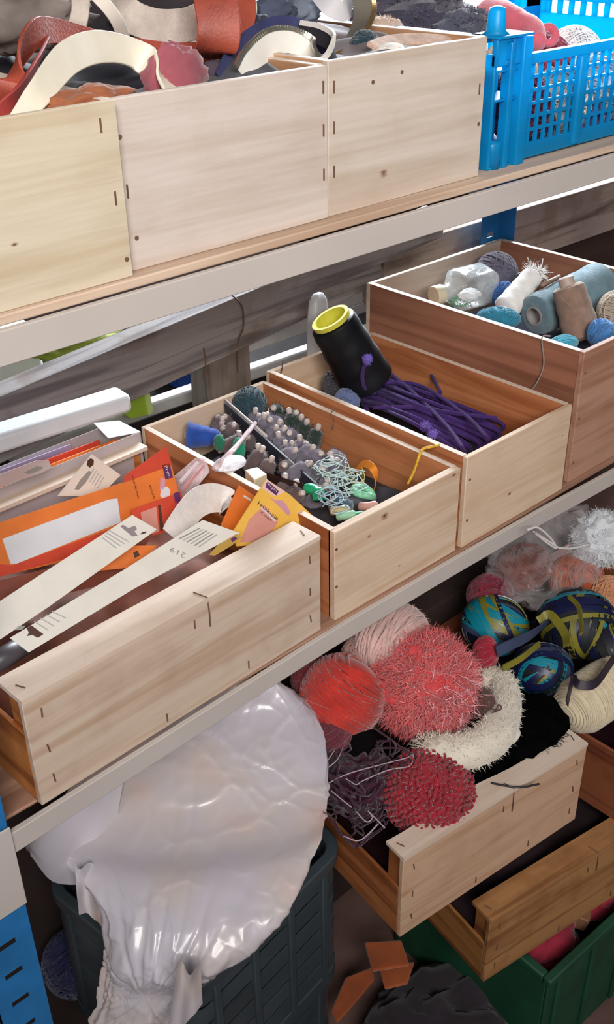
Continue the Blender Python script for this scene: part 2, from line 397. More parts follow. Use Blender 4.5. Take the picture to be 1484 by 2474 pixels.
# ------------------------------------------------------------------ stapled fruit crates (front with a flat rail on top, low sides)
def crate(name, label, loc, rotz, w, d, h, hs, rd, base, dark, side, sdark, key, group, th=.008, stap=True, wavy=0):
    o = thing(name, label, 'crate', loc, rotz, group)
    fm = wood('crate_front_'+key, base, dark, 'x', contrast=.8, stains=.5 if key in 'BCD' else .22)
    sm = wood('crate_side_'+key, side, sdark, 'y', contrast=.8, stains=.5)
    rm = wood('crate_rail_'+key, '#dcc9b8', '#cfb8a3', 'x', contrast=.9, stains=.15) if key in ('b1', 'A') else fm
    f = part('front_board', MB().box((0, 0, 0), (w, th, h)), fm, o, bev=.001, world=False)
    part('back_board', MB().box((0, d-th, 0), (w, d, h)), fm, o, bev=.001, world=False)
    for k, (ya, yb) in enumerate(((-.001, rd), (d-rd, d+.001))):
        n = 14; mb = MB()
        def e(t): return yb - (wavy*(.5+.5*math.sin(t*9+1.2))*(1-abs(2*t-1)*.6) if k == 0 else 0)
        top = [(w*i/n, ya, h+.006) for i in range(n+1)] + [(w*i/n, e(i/n), h+.006) for i in range(n, -1, -1)]
        mb.prism(top, (0, 0, 1), .006); r = part('top_rail', mb, rm, o, world=False)
        if k == 0:
            put('staple', stp, r, (.012, .02, h+.0065), (math.pi/2, 0, .4)); put('staple', stp, r, (w-.012, .02, h+.0065), (math.pi/2, 0, -.4))
    for xa, s in ((0, 1), (w-.005, 1)):
        part('side_board', MB().box((xa, th, .0), (xa+.005, d-th, hs)), sm, o, bev=.001, world=False)
    for (cx, cy, sx, sy) in ((.005, th, 1, 1), (w-.005, th, -1, 1), (.005, d-th, 1, -1), (w-.005, d-th, -1, -1)):
        tri = [(cx, cy, h-.001), (cx+.028*sx, cy, h-.001), (cx, cy+.028*sy, h-.001)]
        part('corner_post', MB().prism(tri, (0, 0, 1), h-.002), sm, o, world=False)
    n = 4
    for i in range(n):
        y0 = th + (d-2*th)*i/n
        part('bottom_slat', MB().box((.006, y0+.004, .001), (w-.006, y0+(d-2*th)/n-.004, .005)), sm, o, world=False)
    if stap:
        for sx in (.02, w-.02):
            for sz in (h*.2, h*.5, h*.85): put('staple', stp, f, (sx, -.0006, sz), (0, RND.uniform(-.2, .2), 0))
        put('staple', stp, f, (w*.52, -.0006, h*.86)); put('staple', stp, f, (w*.4, -.0006, h*.1)); put('staple', stp, f, (w*.7, -.0006, h*.12))
    wire = MB().tube([(w*.56, rd*.4, h+.0066), (w*.57, 0.0, h+.0068), (w*.571, -.0018, h*.88), (w*.57, -.0018, h*.76)], .0009, 5)
    part('wire_tie', wire, m_staple, o, world=False, label='rusty wire bent over the rail')
    return o
crate('fruit_crate', 'stapled pale crate on middle shelf full of sewing packets and cards', (.331, .008, ZM+.001), 0.04, .44, .41, .145, .10, .05, '#cab5a2', '#b89c84', '#b8743c', '#8a4c22', 'b1', mb_, wavy=0)
cg = 'fruit crates under the shelf'
pA = at(975, 2075, z=.6)
crA = crate('fruit_crate', 'pale wooden crate brimming with red and pink yarn, topmost of the low stack', (pA.x, pA.y, .433), -.118, .375, .31, .162, .10, .042, '#cba88c', '#b48a6a', '#a8683c', '#7d4522', 'A', cg, wavy=.012)
pB = at(1185, 2225, z=.415)
crB = crate('fruit_crate', 'worn brown wooden crate directly below the red yarn crate', (pB.x, pB.y, .268), -.17, .40, .32, .142, .085, .042, '#a87a4e', '#7c5030', '#9c6a38', '#6e401e', 'B', cg, wavy=0)
pC = at(1420, 1760, z=.56)
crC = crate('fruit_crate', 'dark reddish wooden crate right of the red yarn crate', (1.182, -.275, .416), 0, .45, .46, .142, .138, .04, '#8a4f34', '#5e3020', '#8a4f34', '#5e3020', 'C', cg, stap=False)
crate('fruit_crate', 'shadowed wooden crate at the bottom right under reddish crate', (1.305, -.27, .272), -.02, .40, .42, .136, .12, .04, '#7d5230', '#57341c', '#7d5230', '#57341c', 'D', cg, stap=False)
# ------------------------------------------------------------------ builders for soft goods
def yarn_ball_mb(c, r, yr=.0013, n=70, sq=(1, 1, 1), rot=0, seed=1, seg=30, sides=4, axes=5, core=True):
    R = random.Random(seed); mb = MB(); c = Vector(c)
    A = [Vector((R.gauss(0, 1), R.gauss(0, 1), R.gauss(0, 1))).normalized() for _ in range(axes)]
    Q = Matrix.Rotation(rot, 3, 'Z')
    def tr(p): return c + Q @ Vector((p.x*sq[0], p.y*sq[1], p.z*sq[2]))
    if core:
        def fn(u, v):
            a = 2*math.pi*u; b = math.pi*(v-.5); return tr(Vector((math.cos(b)*math.cos(a), math.cos(b)*math.sin(a), math.sin(b)))*r*.94)
        mb.grid(fn, 20, 11, True)
    for i in range(n):
        a = (A[i*axes//n] + Vector((R.gauss(0, .12), R.gauss(0, .12), R.gauss(0, .12)))).normalized()
        d = R.uniform(-.62, .62)*r; rr = r*R.uniform(.96, 1.03); rc = math.sqrt(max(rr*rr-d*d, 1e-6))
        u = a.orthogonal().normalized(); w = a.cross(u); ph = R.uniform(0, 6.28)
        mb.tube([tr(a*d + (u*math.cos(t)+w*math.sin(t))*rc) for t in [2*math.pi*k/seg+ph for k in range(seg)]], yr, sides, closed=True)
    return mb
def yarn_ball(label, c, r, mat, seed=1, name='yarn_ball', cat='yarn ball', group=None, tail=None, **k):
    mb = yarn_ball_mb(c, r, seed=seed, **k)
    if tail: mb.tube(spline(tail, 8), k.get('yr', .0013), 5)
    return solo(name, mb, mat, label, cat, group, smooth=True)
def cone_mb(p, d, L, r0, r1, ridges=40, seg=36, amp=.0007, shoulder=.006, hole=.01):
    prof = [(.0005, 0), (r0*.82, 0)]
    for i in range(ridges*2+1):
        t = i/(ridges*2); prof.append((r0+(r1-r0)*t + (amp if i % 2 else -amp) + .0006*math.sin(t*23), shoulder*.5 + t*(L-shoulder)))
    prof += [(max(r1*.8, hole), L), (hole, L)]; return MB().lathe(prof, frame(p, d), seg, cap=False)
def spool(name, label, p, d, L, r0, r1, thread, coremat, core_r=.012, core_out=.012, group=None, tail=None, ridges=40, hollow=True):
    d = Vector(d).normalized(); p = Vector(p)
    o = thing(name, label, 'thread spool', p, group=group)
    part('thread', cone_mb(p, d, L, r0, r1, ridges, hole=core_r*.97), thread, o, smooth=True)
    ci = core_r*.82
    if hollow: prof = [(ci, -.002), (core_r, -.002), (core_r, L+core_out-.002), (core_r*1.0, L+core_out), (ci, L+core_out), (ci*.9, L-.018), (.0005, L-.018)]
    else: prof = [(core_r*.9, -.004), (core_r, 0), (core_r, L+core_out), (core_r*.8, L+core_out+.002), (.001, L+core_out+.002)]
    part('core', MB().lathe(prof, frame(p, d), 28, cap=False), coremat, o, smooth=False)
    if tail: part('loose_end', MB().tube(spline(tail, 8), .0007, 5), thread, o, smooth=True)
    return o
def heap(name, label, x0, x1, y0, y1, z0, zh, mat, seed=3, amp=.03, sc=9, cat='cloth', nu=40, nv=40, group=None, edge=.55):
    """a mounded, folded piece of cloth filling a container from z0 up"""
    def fn(u, v):
        x = x0+(x1-x0)*u; y = y0+(y1-y0)*v; e = min(1, 5*min(u, 1-u, v, 1-v)+.0)
        n = noise.noise(Vector((x*sc+seed, y*sc, seed*1.7))) + .5*noise.noise(Vector((x*sc*2.3, y*sc*2.3+seed, seed)))
        f = abs(noise.noise(Vector((x*sc*1.3-seed, y*sc*1.3, 5.1))))
        return Vector((x, y, z0 + max(0.001, (zh-z0 + amp*n - amp*1.2*f)*(edge+(1-edge)*e))))
    mb = MB().grid(fn, nu, nv); k = len(mb.v)
    m = mb; base = [(a, b, z0) for a, b, _ in m.v]
    # close with a skirt
    ring = [i for i in range(nu)] + [j*nu+nu-1 for j in range(1, nv)] + [(nv-1)*nu+i for i in range(nu-2, -1, -1)] + [j*nu for j in range(nv-2, 0, -1)]
    o0 = len(m.v); m.v += [base[i] for i in ring]; r = len(ring)
    m.f += [(ring[i], ring[(i+1) % r], o0+(i+1) % r, o0+i) for i in range(r)]; m.f.append(tuple(o0+i for i in range(r))); m.mi += [0]*(r+1)
    return solo(name, m, mat, label, cat, group, smooth=True)
def strap(name, label, pts, width, mat, thick=.003, wdir=(0, 0, 1), cat='strap', group=None, n=10):
    P = spline(pts, n); ww = width
    if hasattr(width, '__len__'): ww = [width[min(len(width)-1, int(i/(len(P)-1)*(len(width)-1)+.5))] if False else float(np.interp(i/(len(P)-1), np.linspace(0, 1, len(width)), width)) for i in range(len(P))]
    if isinstance(wdir, list):
        wd = []
        for i in range(len(P)):
            t = i/(len(P)-1)*(len(wdir)-1); a = min(int(t), len(wdir)-2); wd.append(Vector(wdir[a]).lerp(Vector(wdir[a+1]), t-a))
        wdir = wd
    mb = MB().ribbon(P, ww, thick, wdir)
    return solo(name, mb, mat, label, cat, group, smooth=False, bev=thick*.3)
def zipper(label, pts, width, tape, teeth, wdir=(0, 0, 1), edge=1, group='zippers', twist=None):
    P = spline(pts, 12); o = thing('zipper', label, 'zipper', min(P, key=lambda q: q.z), group=group)
    part('tape', MB().ribbon(P, width, .0012, wdir), tape, o)
    mb = MB(); acc = 0
    for i in range(len(P)-1):
        t = (P[i+1]-P[i]); d = Vector(wdir); d = (d-t.normalized()*d.dot(t.normalized())).normalized(); n = t.normalized().cross(d)
        s = max(1, int(t.length/.0035))
        for k in range(s):
            c = P[i] + t*(k/s) + d*(edge*width/2)
            M = Matrix((t.normalized(), d, n)).transposed().to_4x4(); M.translation = c
            mb.box((-.0011, -.003, -.0018), (.0011, .0025, .0018), M)
    tt = part('teeth', mb, teeth, o); tt['kind'] = 'stuff'
    return o
def fuzz_mb(c, r, sq, n, length, w=.0009, seed=1, mb=None, droop=.3, rad=1.0):
    R = random.Random(seed); mb = mb or MB(); c = Vector(c)
    for _ in range(n):
        d = Vector((R.gauss(0, 1), R.gauss(0, 1), R.gauss(0, 1))).normalized()
        p = c + Vector((d.x*r*sq[0], d.y*r*sq[1], d.z*r*sq[2]))*R.uniform(.85, 1.0)
        t = (d*rad + Vector((R.gauss(0, .6), R.gauss(0, .6), R.gauss(0, .6)))).normalized(); L = length*R.uniform(.4, 1.1)
        s = t.cross(Vector((R.gauss(0, 1), R.gauss(0, 1), R.gauss(0, 1)))).normalized()*w
        q = p + t*L*.5; e = q + (t + Vector((R.gauss(0, .5), R.gauss(0, .5), -droop))).normalized()*L*.5
        mb.add([p-s, p+s, q+s*.8, q-s*.8, e], [(0, 1, 2, 3), (3, 2, 4)])
    return mb
def tangle_mb(c, ext, n, r, seed=1, step=.012, k=10, mb=None, sides=4):
    R = random.Random(seed); mb = mb or MB(); c = Vector(c)
    for _ in range(n):
        p = c + Vector((R.uniform(-1, 1)*ext[0], R.uniform(-1, 1)*ext[1], R.uniform(-.6, 1)*ext[2]))
        d = Vector((R.gauss(0, 1), R.gauss(0, 1), R.gauss(0, .5))).normalized(); pts = [p]
        ax = Vector((R.gauss(0, .4), R.gauss(0, .4), 1)).normalized(); w = R.uniform(-.9, .9)
        for i in range(k):
            d = (Quaternion(ax, w+R.gauss(0, .25)) @ d).normalized(); q = pts[-1]+d*step*R.uniform(.7, 1.2)
            rel = q-c
            q = c + Vector((max(-ext[0]*1.1, min(ext[0]*1.1, rel.x)), max(-ext[1]*1.1, min(ext[1]*1.1, rel.y)), max(-ext[2], min(ext[2]*1.2, rel.z))))
            pts.append(q)
        mb.tube(spline(pts, 4), r, sides)
    return mb
GOLD = math.pi*(3-math.sqrt(5))
def blob_mb(c, r, sq=(1, 1, 1), seed=1, amp=.12, sc=3, nu=36, nv=22, mb=None):
    mb = mb or MB(); c = Vector(c)
    def fn(u, v):
        a = 2*math.pi*u; b = math.pi*(v-.5); d = Vector((math.cos(b)*math.cos(a), math.cos(b)*math.sin(a), math.sin(b)))
        k = r*(1+amp*noise.noise(d*sc+Vector((seed, seed*.7, 0)))+amp*.5*noise.noise(d*sc*2.7+Vector((0, seed, 3))))
        return c + Vector((d.x*sq[0], d.y*sq[1], d.z*sq[2]))*k
    return mb.grid(fn, nu, nv, True)

# ------------------------------------------------------------------ upper shelf contents
m_rust = plain('rust_leather', '#93402e', rough=.55, var=.28, scale=30, bump=.3, bscale=300)
m_rust2 = plain('red_leather', '#8a302c', rough=.6, var=.25, scale=25, bump=.2)
m_cream_l = plain('cream_leather', '#d3cbb8', rough=.42, var=.06, scale=40)
m_beige = plain('beige_webbing', '#b3a79c', rough=.85, var=.15, scale=60, bump=.4, bscale=500)
m_pinkcloth = plain('rose_cloth', '#8f4650', rough=.85, var=.18, scale=18, sheen=.3)
m_darkcloth = plain('dark_cloth', '#2a2128', rough=.95, var=.35, scale=15, sheen=.2)
m_navy = plain('navy_tape', '#2c2f55', rough=.8, var=.2, scale=40)
m_white_t = plain('white_tape', '#d8d3ca', rough=.8, var=.08)
m_yellow_t = plain('yellow_tape', '#d6a83e', rough=.8, var=.15)
m_steel = plain('zip_metal', '#b9b4a4', rough=.3, var=.1, metal=.9)
m_brass = plain('zip_brass', '#a98a5c', rough=.35, var=.1, metal=.8)
m_nylon = plain('zip_nylon', '#cfcac2', rough=.5, var=.05)
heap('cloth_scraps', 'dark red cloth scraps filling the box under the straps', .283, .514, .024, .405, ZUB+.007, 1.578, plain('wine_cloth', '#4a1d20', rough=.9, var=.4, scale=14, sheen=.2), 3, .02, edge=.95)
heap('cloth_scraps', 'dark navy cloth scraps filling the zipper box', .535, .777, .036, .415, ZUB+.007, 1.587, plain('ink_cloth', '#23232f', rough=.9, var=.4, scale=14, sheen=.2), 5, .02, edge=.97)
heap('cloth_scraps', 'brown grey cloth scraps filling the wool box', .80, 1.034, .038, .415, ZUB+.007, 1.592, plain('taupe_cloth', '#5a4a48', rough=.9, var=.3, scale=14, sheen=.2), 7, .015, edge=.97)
A = lambda x, y, d: at(x, y, y=d)
sg = 'straps in the upper left box'
strap('leather_strap', 'wide rust leather strap arching across the upper left box', [A(20, 330, .10), A(28, 200, .10), A(75, 90, .12), A(140, 75, .15), A(260, 110, .17), A(400, 138, .17), A(500, 140, .17), A(555, 95, .17), A(570, 20, .18), A(560, -60, .2)], [.030, .034, .026, .022, .024, .03, .036, .04, .05, .05], m_rust, .003, wdir=[(.3, .1, 1), (.6, .1, .8), (.5, .2, .8), (.1, .3, 1), (0, .3, 1), (0, .3, 1), (.1, .3, 1), (.7, .1, .6), (1, 0, .1), (1, 0, .1)], group=sg)
strap('leather_strap', 'rust leather strap end hanging in a broad fold beside the zippers', [A(470, -60, .14), A(515, 0, .13), A(525, 60, .12), A(520, 110, .12), A(505, 135, .13), A(470, 125, .16), A(440, 110, .19)], [.05, .05, .05, .045, .04, .035, .03], m_rust, .003, wdir=[(.74, -.5, .2)], group=sg) if False else None
fold = MB().ribbon(spline([A(512, -50, .15), A(522, 10, .13), A(530, 70, .12), A(522, 118, .125), A(500, 140, .15)], 8), .044, .003, (.74, -.66, .1))
solo('leather_strap', fold, m_rust, 'broad rust leather flap hanging down beside the zippers', 'strap', sg, bev=.001)
strap('leather_strap', 'narrow red leather strip leaning at the far left box corner', [A(-10, 300, .06), A(40, 235, .07), A(85, 160, .10), A(110, 110, .14)], .02, m_rust2, .003, wdir=(.6, .2, .7), group=sg)
strap('leather_band', 'cream leather band arching over the upper left box rim', [A(40, 300, .05), A(95, 225, .055), A(165, 140, .08), A(245, 113, .10), A(325, 130, .10), A(385, 175, .08), A(425, 240, .055)], [.018, .022, .028, .031, .030, .026, .02], m_cream_l, .0035, wdir=[(.3, .5, .7), (.2, .5, .8), (.1, .5, .8), (0, .5, .85), (-.1, .5, .8), (-.3, .5, .7), (-.4, .5, .6)], cat='strap', group=sg)
strap('webbing_strap', 'grey beige webbing strap curving behind the rust strap', [A(185, -60, .20), A(195, 10, .20), A(188, 60, .2), A(178, 105, .22)], .018, m_beige, .003, wdir=(.74, -.66, .1), group=sg)
strap('webbing_strap', 'pale webbing strap slanting down to the cream band', [A(225, -20, .17), A(262, 20, .16), A(285, 55, .16), A(300, 95, .17)], .013, plain('pale_webbing', '#cfc6bb', rough=.85, var=.1), .003, wdir=(.74, -.66, .3), group=sg)
strap('webbing_strap', 'wide pale grey webbing sagging between rust strap and flap', [A(270, -20, .24), A(310, 35, .22), A(380, 62, .21), A(450, 60, .21), A(500, 40, .22)], .034, m_beige, .003, wdir=(0, .25, 1), group=sg)
cl = blob_mb(A(425, 190, .085), .032, (1.1, .6, .95), 3, .25, 2.5); solo('cloth_piece', cl, m_pinkcloth, 'rose cloth tucked behind the right end of cream band', 'cloth', smooth=True)
cl = blob_mb(A(215, 245, .05), .028, (1.6, .7, .45), 8, .3, 3); solo('cloth_piece', cl, plain('apricot_cloth', '#8f5230', rough=.8, var=.25, sheen=.2), 'apricot orange cloth showing beneath the cream band arch', 'cloth', smooth=True)
cl = blob_mb(A(60, 45, .25), .05, (1.5, .8, .6), 11, .3, 3); solo('cloth_piece', cl, plain('grey_cloth', '#6d635d', rough=.9, var=.4, scale=20), 'grey crumpled cloth behind the rust strap, top left', 'cloth', smooth=True)
cl = blob_mb(A(330, -5, .34), .06, (2.2, .8, .6), 12, .3, 3); solo('cloth_piece', cl, m_darkcloth, 'dark crumpled cloth at the back of strap box', 'cloth', smooth=True)
zipper('white zipper arching over yellow lining in zipper box', [A(588, 185, .09), A(610, 145, .10), A(655, 105, .115), A(705, 100, .115), A(750, 130, .10), A(788, 190, .06)], .026, m_white_t, m_steel, wdir=(0, .35, .9), edge=1)
strap('ribbon', 'yellow ribbon curved inside the white zipper arch', [A(580, 190, .12), A(605, 150, .13), A(650, 128, .135), A(700, 135, .135), A(735, 165, .12)], .026, m_yellow_t, .0015, wdir=(0, .4, .9), cat='ribbon')
zipper('navy zipper arching just above the white zipper', [A(535, 195, .11), A(570, 130, .13), A(630, 80, .15), A(690, 62, .16), A(745, 80, .15), A(790, 125, .12), A(815, 165, .08)], .022, m_navy, m_nylon, wdir=(0, .35, .9), edge=-1)
zipper('grey brass zipper curving up at the right of the navy zipper', [A(770, 150, .14), A(815, 125, .15), A(858, 85, .17), A(880, 30, .19), A(872, -30, .2)], .026, plain('olive_tape', '#5d564c', rough=.8, var=.2), m_brass, wdir=(.7, -.6, .4), edge=1)
zipper('black zipper with pale teeth lying at the zipper box back', [A(760, 180, .06), A(800, 150, .07), A(806, 110, .09), A(770, 85, .12), A(720, 75, .15)], .018, plain('black_tape', '#1e1c22', rough=.8), m_nylon, wdir=(.2, .4, .8), edge=1)
strap('ribbon', 'cream ribbon standing upright behind the zippers', [A(585, -40, .26), A(597, 20, .25), A(585, 70, .25), A(588, 115, .25)], .024, plain('ivory_ribbon', '#d2cab9', rough=.8, var=.1), .0015, wdir=(.74, -.66, .2), cat='ribbon')
strap('ribbon', 'pale silver ribbon looping at the top of zipper box', [A(770, -20, .25), A(800, 15, .23), A(835, 25, .22), A(850, -10, .23)], .024, plain('silver_ribbon', '#b9b6b8', rough=.6, var=.1), .0015, wdir=(.3, .2, .9), cat='ribbon')
for i, (px, py, rp, c, lb) in enumerate(((660, 30, 52, '#3c4152', 'slate blue cloth bundle behind the navy zipper'), (730, 25, 45, '#5f6672', 'blue grey cloth bundle below the silver ribbon'), (625, 70, 40, '#2c2c3c', 'ink dark cloth bundle under the navy zipper arch'), (520, 175, 36, '#3a2f38', 'plum black cloth beside the rust flap'), (690, 170, 30, '#4a3532', 'brown cloth under the white zipper arch'))):
    p = A(px, py, .28 if i < 2 else .2 if i == 2 else .13 if i == 3 else .1); solo('cloth_piece', blob_mb(p, msize(rp, p), (1.2, .8, .75), 20+i, .3, 3), plain('bundle%d' % i, c, rough=.9, var=.3, scale=20), lb, 'cloth', smooth=True)
yarn_ball('dark teal yarn ball at the corner of the wool box', A(882, 112, .12), .017, wool('teal_black', '#17303a'), 31, n=50)
solo('wool_bundle', fuzz_mb(A(985, 45, .30), .058, (1.9, .9, .75), 5000, .012, .0008, 5, blob_mb(A(985, 45, .30), .06, (1.9, .9, .75), 5, .2, 3)), wool('plum_wool', '#3a3444'), 'dark plum wool hank lying atop the wool box', 'wool')
solo('wool_bundle', fuzz_mb(A(1120, 70, .24), .036, (1.7, .8, .7), 2500, .01, .0008, 6, blob_mb(A(1120, 70, .24), .037, (1.7, .8, .7), 6, .2, 3)), wool('slate_wool', '#4a4a58'), 'slate grey wool hank beside the blue crate corner', 'wool')
solo('wool_bundle', fuzz_mb(A(920, 85, .22), .03, (1.2, .8, .7), 1500, .008, .0007, 9, blob_mb(A(920, 85, .22), .031, (1.2, .8, .7), 9, .2, 3)), wool('oat_wool', '#bfa692'), 'oat coloured wool tuft left of the dark plum hank', 'wool')
strap('knit_strip', 'beige knit strip lying along the wool box rim', [A(905, 118, .07), A(960, 100, .09), A(1050, 98, .08), A(1165, 108, .06)], .022, plain('beige_knit', '#b79b8a', rough=.95, var=.2, scale=90, bump=.6, bscale=400), .006, wdir=(0, .9, .4), cat='knitwear')
yarn_ball('small white yarn tuft on the wool box rim', A(945, 122, .05), .011, wool('white_wool', '#ddd6cf'), 33, n=40, sq=(1.6, .8, .6))

# ------------------------------------------------------------------ blue plastic crate on the upper shelf
m_cyan = plain('cyan_plastic', '#149ad2', rough=.35, var=.06, scale=8, spec=.5)
_nt = m_cyan.node_tree; _b = _nt.nodes['Principled BSDF']; _tl = N(_nt, 'ShaderNodeBsdfTranslucent'); _tl.inputs[0].default_value = lin('#20d0f4'); _mx = N(_nt, 'ShaderNodeMixShader'); _mx.inputs[0].default_value = .55
_nt.links.new(_b.outputs[0], _mx.inputs[1]); _nt.links.new(_tl.outputs[0], _mx.inputs[2]); _nt.links.new(_mx.outputs[0], _nt.nodes['Material Output'].inputs[0])
BX0, BX1, BY0, BY1, BZ0 = 1.072, 1.67, .034, .455, ZUB
bc = thing('plastic_crate', 'bright blue mesh plastic crate at the right end of upper shelf', 'crate', ((BX0+BX1)/2, (BY0+BY1)/2, BZ0))
ZR, ZE = 1.567, 1.592
part('crate_bottom', MB().box((BX0+.01, BY0+.006, BZ0+.004), (BX1-.01, BY1-.006, BZ0+.009)), m_cyan, bc)
CP = .066
for y0, y1, nm in ((BY0, BY0+.006, 'front'), (BY1-.006, BY1, 'back')):
    x0, x1 = BX0+CP, BX1-CP
    r = part('rim', MB().box((x0, y0-.004, ZR-.012), (x1, y1+.004, ZR)), m_cyan, bc, bev=.002)
    part('lower_rail', MB().box((x0, y0, BZ0+.004), (x1, y1, BZ0+.022)), m_cyan, bc)
    ribs = [x0+(x1-x0)*k/4 for k in (1, 2, 3)]
    for xr in ribs: part('rib', MB().box((xr-.008, y0-.005, BZ0+.006), (xr+.008, y1, ZR-.012)), m_cyan, bc, bev=.003)
    xs = np.arange(x0+.0145, x1-.004, .0168); zs = np.linspace(BZ0+.022, ZR-.012, 7)[1:-1]
    mesh = MB()
    for x in xs:
        if min(abs(x-q) for q in ribs) > .010: mesh.box((x-.002, y0+.001, BZ0+.02), (x+.002, y1-.001, ZR-.011))
    for z in zs: mesh.box((x0, y0+.0015, z-.002), (x1, y1-.0015, z+.002))
    part('mesh_panel', mesh, m_cyan, bc)
for sx, xe in ((1, BX0), (-1, BX1)):
    # end wall: solid plate with a row of square holes below its rim
    xa, xb = (xe, xe+.005) if sx > 0 else (xe-.005, xe)
    mb = MB(); zh0, zh1 = ZE-.040, ZE-.020
    mb.box((xa, BY0+.02, BZ0+.006), (xb, BY1-.02, zh0)); mb.box((xa, BY0+.02, zh1), (xb, BY1-.02, ZE-.008))
    ys = np.arange(BY0+.05, BY1-.05, .0235)
    for i, y in enumerate(ys): mb.box((xa, y-.0048, zh0), (xb, y+.0048, zh1))
    mb.box((xa, BY0+.02, zh0), (xb, ys[0]-.0048, zh1)); mb.box((xa, ys[-1]+.0048, zh0), (xb, BY1-.02, zh1))
    part('end_wall', mb, m_cyan, bc)
    part('end_rim', MB().box((xa-.006, BY0+.015, ZE-.008), (xb+.006, BY1-.015, ZE)), m_cyan, bc, bev=.002)
    for sy, ye in ((1, BY0), (-1, BY1)):
        # hollow stacking corner: uprights, shelves between them, top cap and peg
        cp = MB(); X = lambda a: xe+sx*a
        def bx(a0, a1, b0, b1, z0, z1):
            xs_ = sorted((X(a0), X(a1))); ys_ = sorted((ye+sy*b0, ye+sy*b1)); cp.box((xs_[0], ys_[0], z0), (xs_[1], ys_[1], z1))
        bx(.0, .005, .0, .05, BZ0, ZE-.02); bx(.026, .035, -.004, .010, BZ0, ZE-.008); bx(.048, .066, -.006, .012, BZ0, ZE-.004); bx(.005, .066, .044, .05, BZ0, ZE-.03)
        for z in (BZ0+.003, BZ0+.083, ZE-.038): bx(.004, .065, .0, .046, z-.003, z)
        part('corner_frame', cp, m_cyan, bc, bev=.0015)
        cap = MB(); t = cp; cp = cap
        bx(.0, .020, -.002, .006, ZE-.034, ZE-.002); bx(.032, .050, -.002, .006, ZE-.034, ZE-.002); bx(.02, .032, -.002, .006, ZE-.034, ZE-.028); bx(.02, .032, -.002, .006, ZE-.008, ZE-.002)
        bx(-.002, .067, -.006, .045, ZE-.003, ZE)
        part('corner_cap', cap, m_cyan, bc, bev=.0015)
        pg = MB(); pc = Vector((X(.018), ye+sy*.016, ZE))
        pg.lathe([(.017, 0), (.012, .004), (.0105, .024), (.009, .029), (.004, .031)], Matrix.Translation(pc), 20); part('stacking_peg', pg, m_cyan, bc, smooth=True)
        ft = MB().lathe([(.013, 0), (.014, .030), (.012, .033)], Matrix.Translation((X(.016), ye+sy*.010, BZ0)), 16); part('foot', ft, m_cyan, bc, smooth=True)
cg2 = 'yarn balls in the blue crate'
cols = [('#7a2f4a', 'maroon'), ('#d9cfc4', 'cream'), ('#e3e0e2', 'white'), ('#5b2a4a', 'plum'), ('#c9b8a8', 'oat'), ('#b9aec8', 'lilac'), ('#8d2f43', 'wine'), ('#d8c2ac', 'sand'), ('#efefef', 'chalk'), ('#6a4a6a', 'mauve')]
spots = [(1.20, .09, 1.49, .042), (1.285, .085, 1.488, .044), (1.375, .09, 1.49, .045), (1.19, .17, 1.51, .042), (1.275, .165, 1.515, .044), (1.47, .1, 1.49, .045), (1.37, .18, 1.515, .045), (1.56, .1, 1.485, .045), (1.46, .19, 1.515, .045), (1.17, .26, 1.5, .04)]
wh = ['behind the mesh next to the corner', 'behind the second mesh bay', 'behind the mesh beside the rib', 'in the second row near the corner', 'in the second row of the crate', 'at the right frame edge', 'behind the rib in the second row', 'past the right photo edge', 'in the far right second row', 'under the pink cloth']
for (x, y, z, r), (c, nm), wr in zip(spots, cols, wh):
    yarn_ball('%s yarn ball in blue crate %s' % (nm, wr), (x, y, z), r, wool('bc_'+nm, c), int(x*100), n=45, group=cg2)
yarn_ball('dark plum yarn ball low behind the blue crate mesh', (1.235, .08, 1.462), .024, wool('bc_dp', '#3d1f33'), 77, n=36, group=cg2)
yarn_ball('violet yarn ball low behind the blue crate rib', (1.335, .07, 1.464), .026, wool('bc_vi', '#5c4f86'), 78, n=36, group=cg2)
pk = plain('salmon_plush', '#cc5a68', rough=.95, var=.15, scale=30, bump=.5, bscale=400, sheen=.5)
P = [at(1150, 40, y=.28), at(1180, 40, y=.26), at(1215, 55, y=.22), at(1250, 70, y=.19), at(1285, 75, y=.16), at(1300, 105, y=.13)]
pt = MB().tube(spline(P, 8), [float(np.interp(i/40, [0, .25, .6, .8, 1], [.012, .030, .026, .018, .012])) for i in range(41)], 14)
lp = at(1325, 85, y=.14); rr = msize(17, lp)
pt.tube([lp + RT*math.cos(a)*rr + UP*math.sin(a)*rr*1.15 for a in [k*2*math.pi/20 for k in range(20)]], .006, 8, closed=True)
solo('plush_scarf', pt, pk, 'salmon pink plush scarf with a loop lying over blue crate', 'scarf', smooth=True)
# ------------------------------------------------------------------ printed cards and packets
class Card:
    """flat thing lying in one real plane; outline points found on that plane"""
    def __init__(s, p0, n): s.p0 = Vector(p0); s.n = Vector(n).normalized()
    def P(s, px, py, off=0.0): return onplane(px, py, s.p0 + s.n*off, s.n)
    def poly(s, pts, off=0.0): return [s.P(x, y, off) for x, y in pts]
def lean(y0, z0, deg, x=.5, turn=0):
    a = math.radians(deg); t = math.radians(turn); n = Vector((0, -math.cos(a), math.sin(a)))
    return Card((x, y0, z0), Matrix.Rotation(t, 3, 'Z') @ n)
def card(name, label, cd_, pts, mat, thick=.0012, cat='packet', group=None, round_=0):
    P = cd_.poly(pts); lo = min(P, key=lambda q: q.z)
    o = thing(name, label, cat, lo, group=group)
    b = part('card', MB().prism(P, cd_.n, thick), mat, o)
    return o, b
def mark(cd_, pts, mat, parent, name='print', off=.0004, thick=.0003):
    return part(name, MB().prism(cd_.poly(pts, off), cd_.n, thick), mat, parent)
_tc = {}
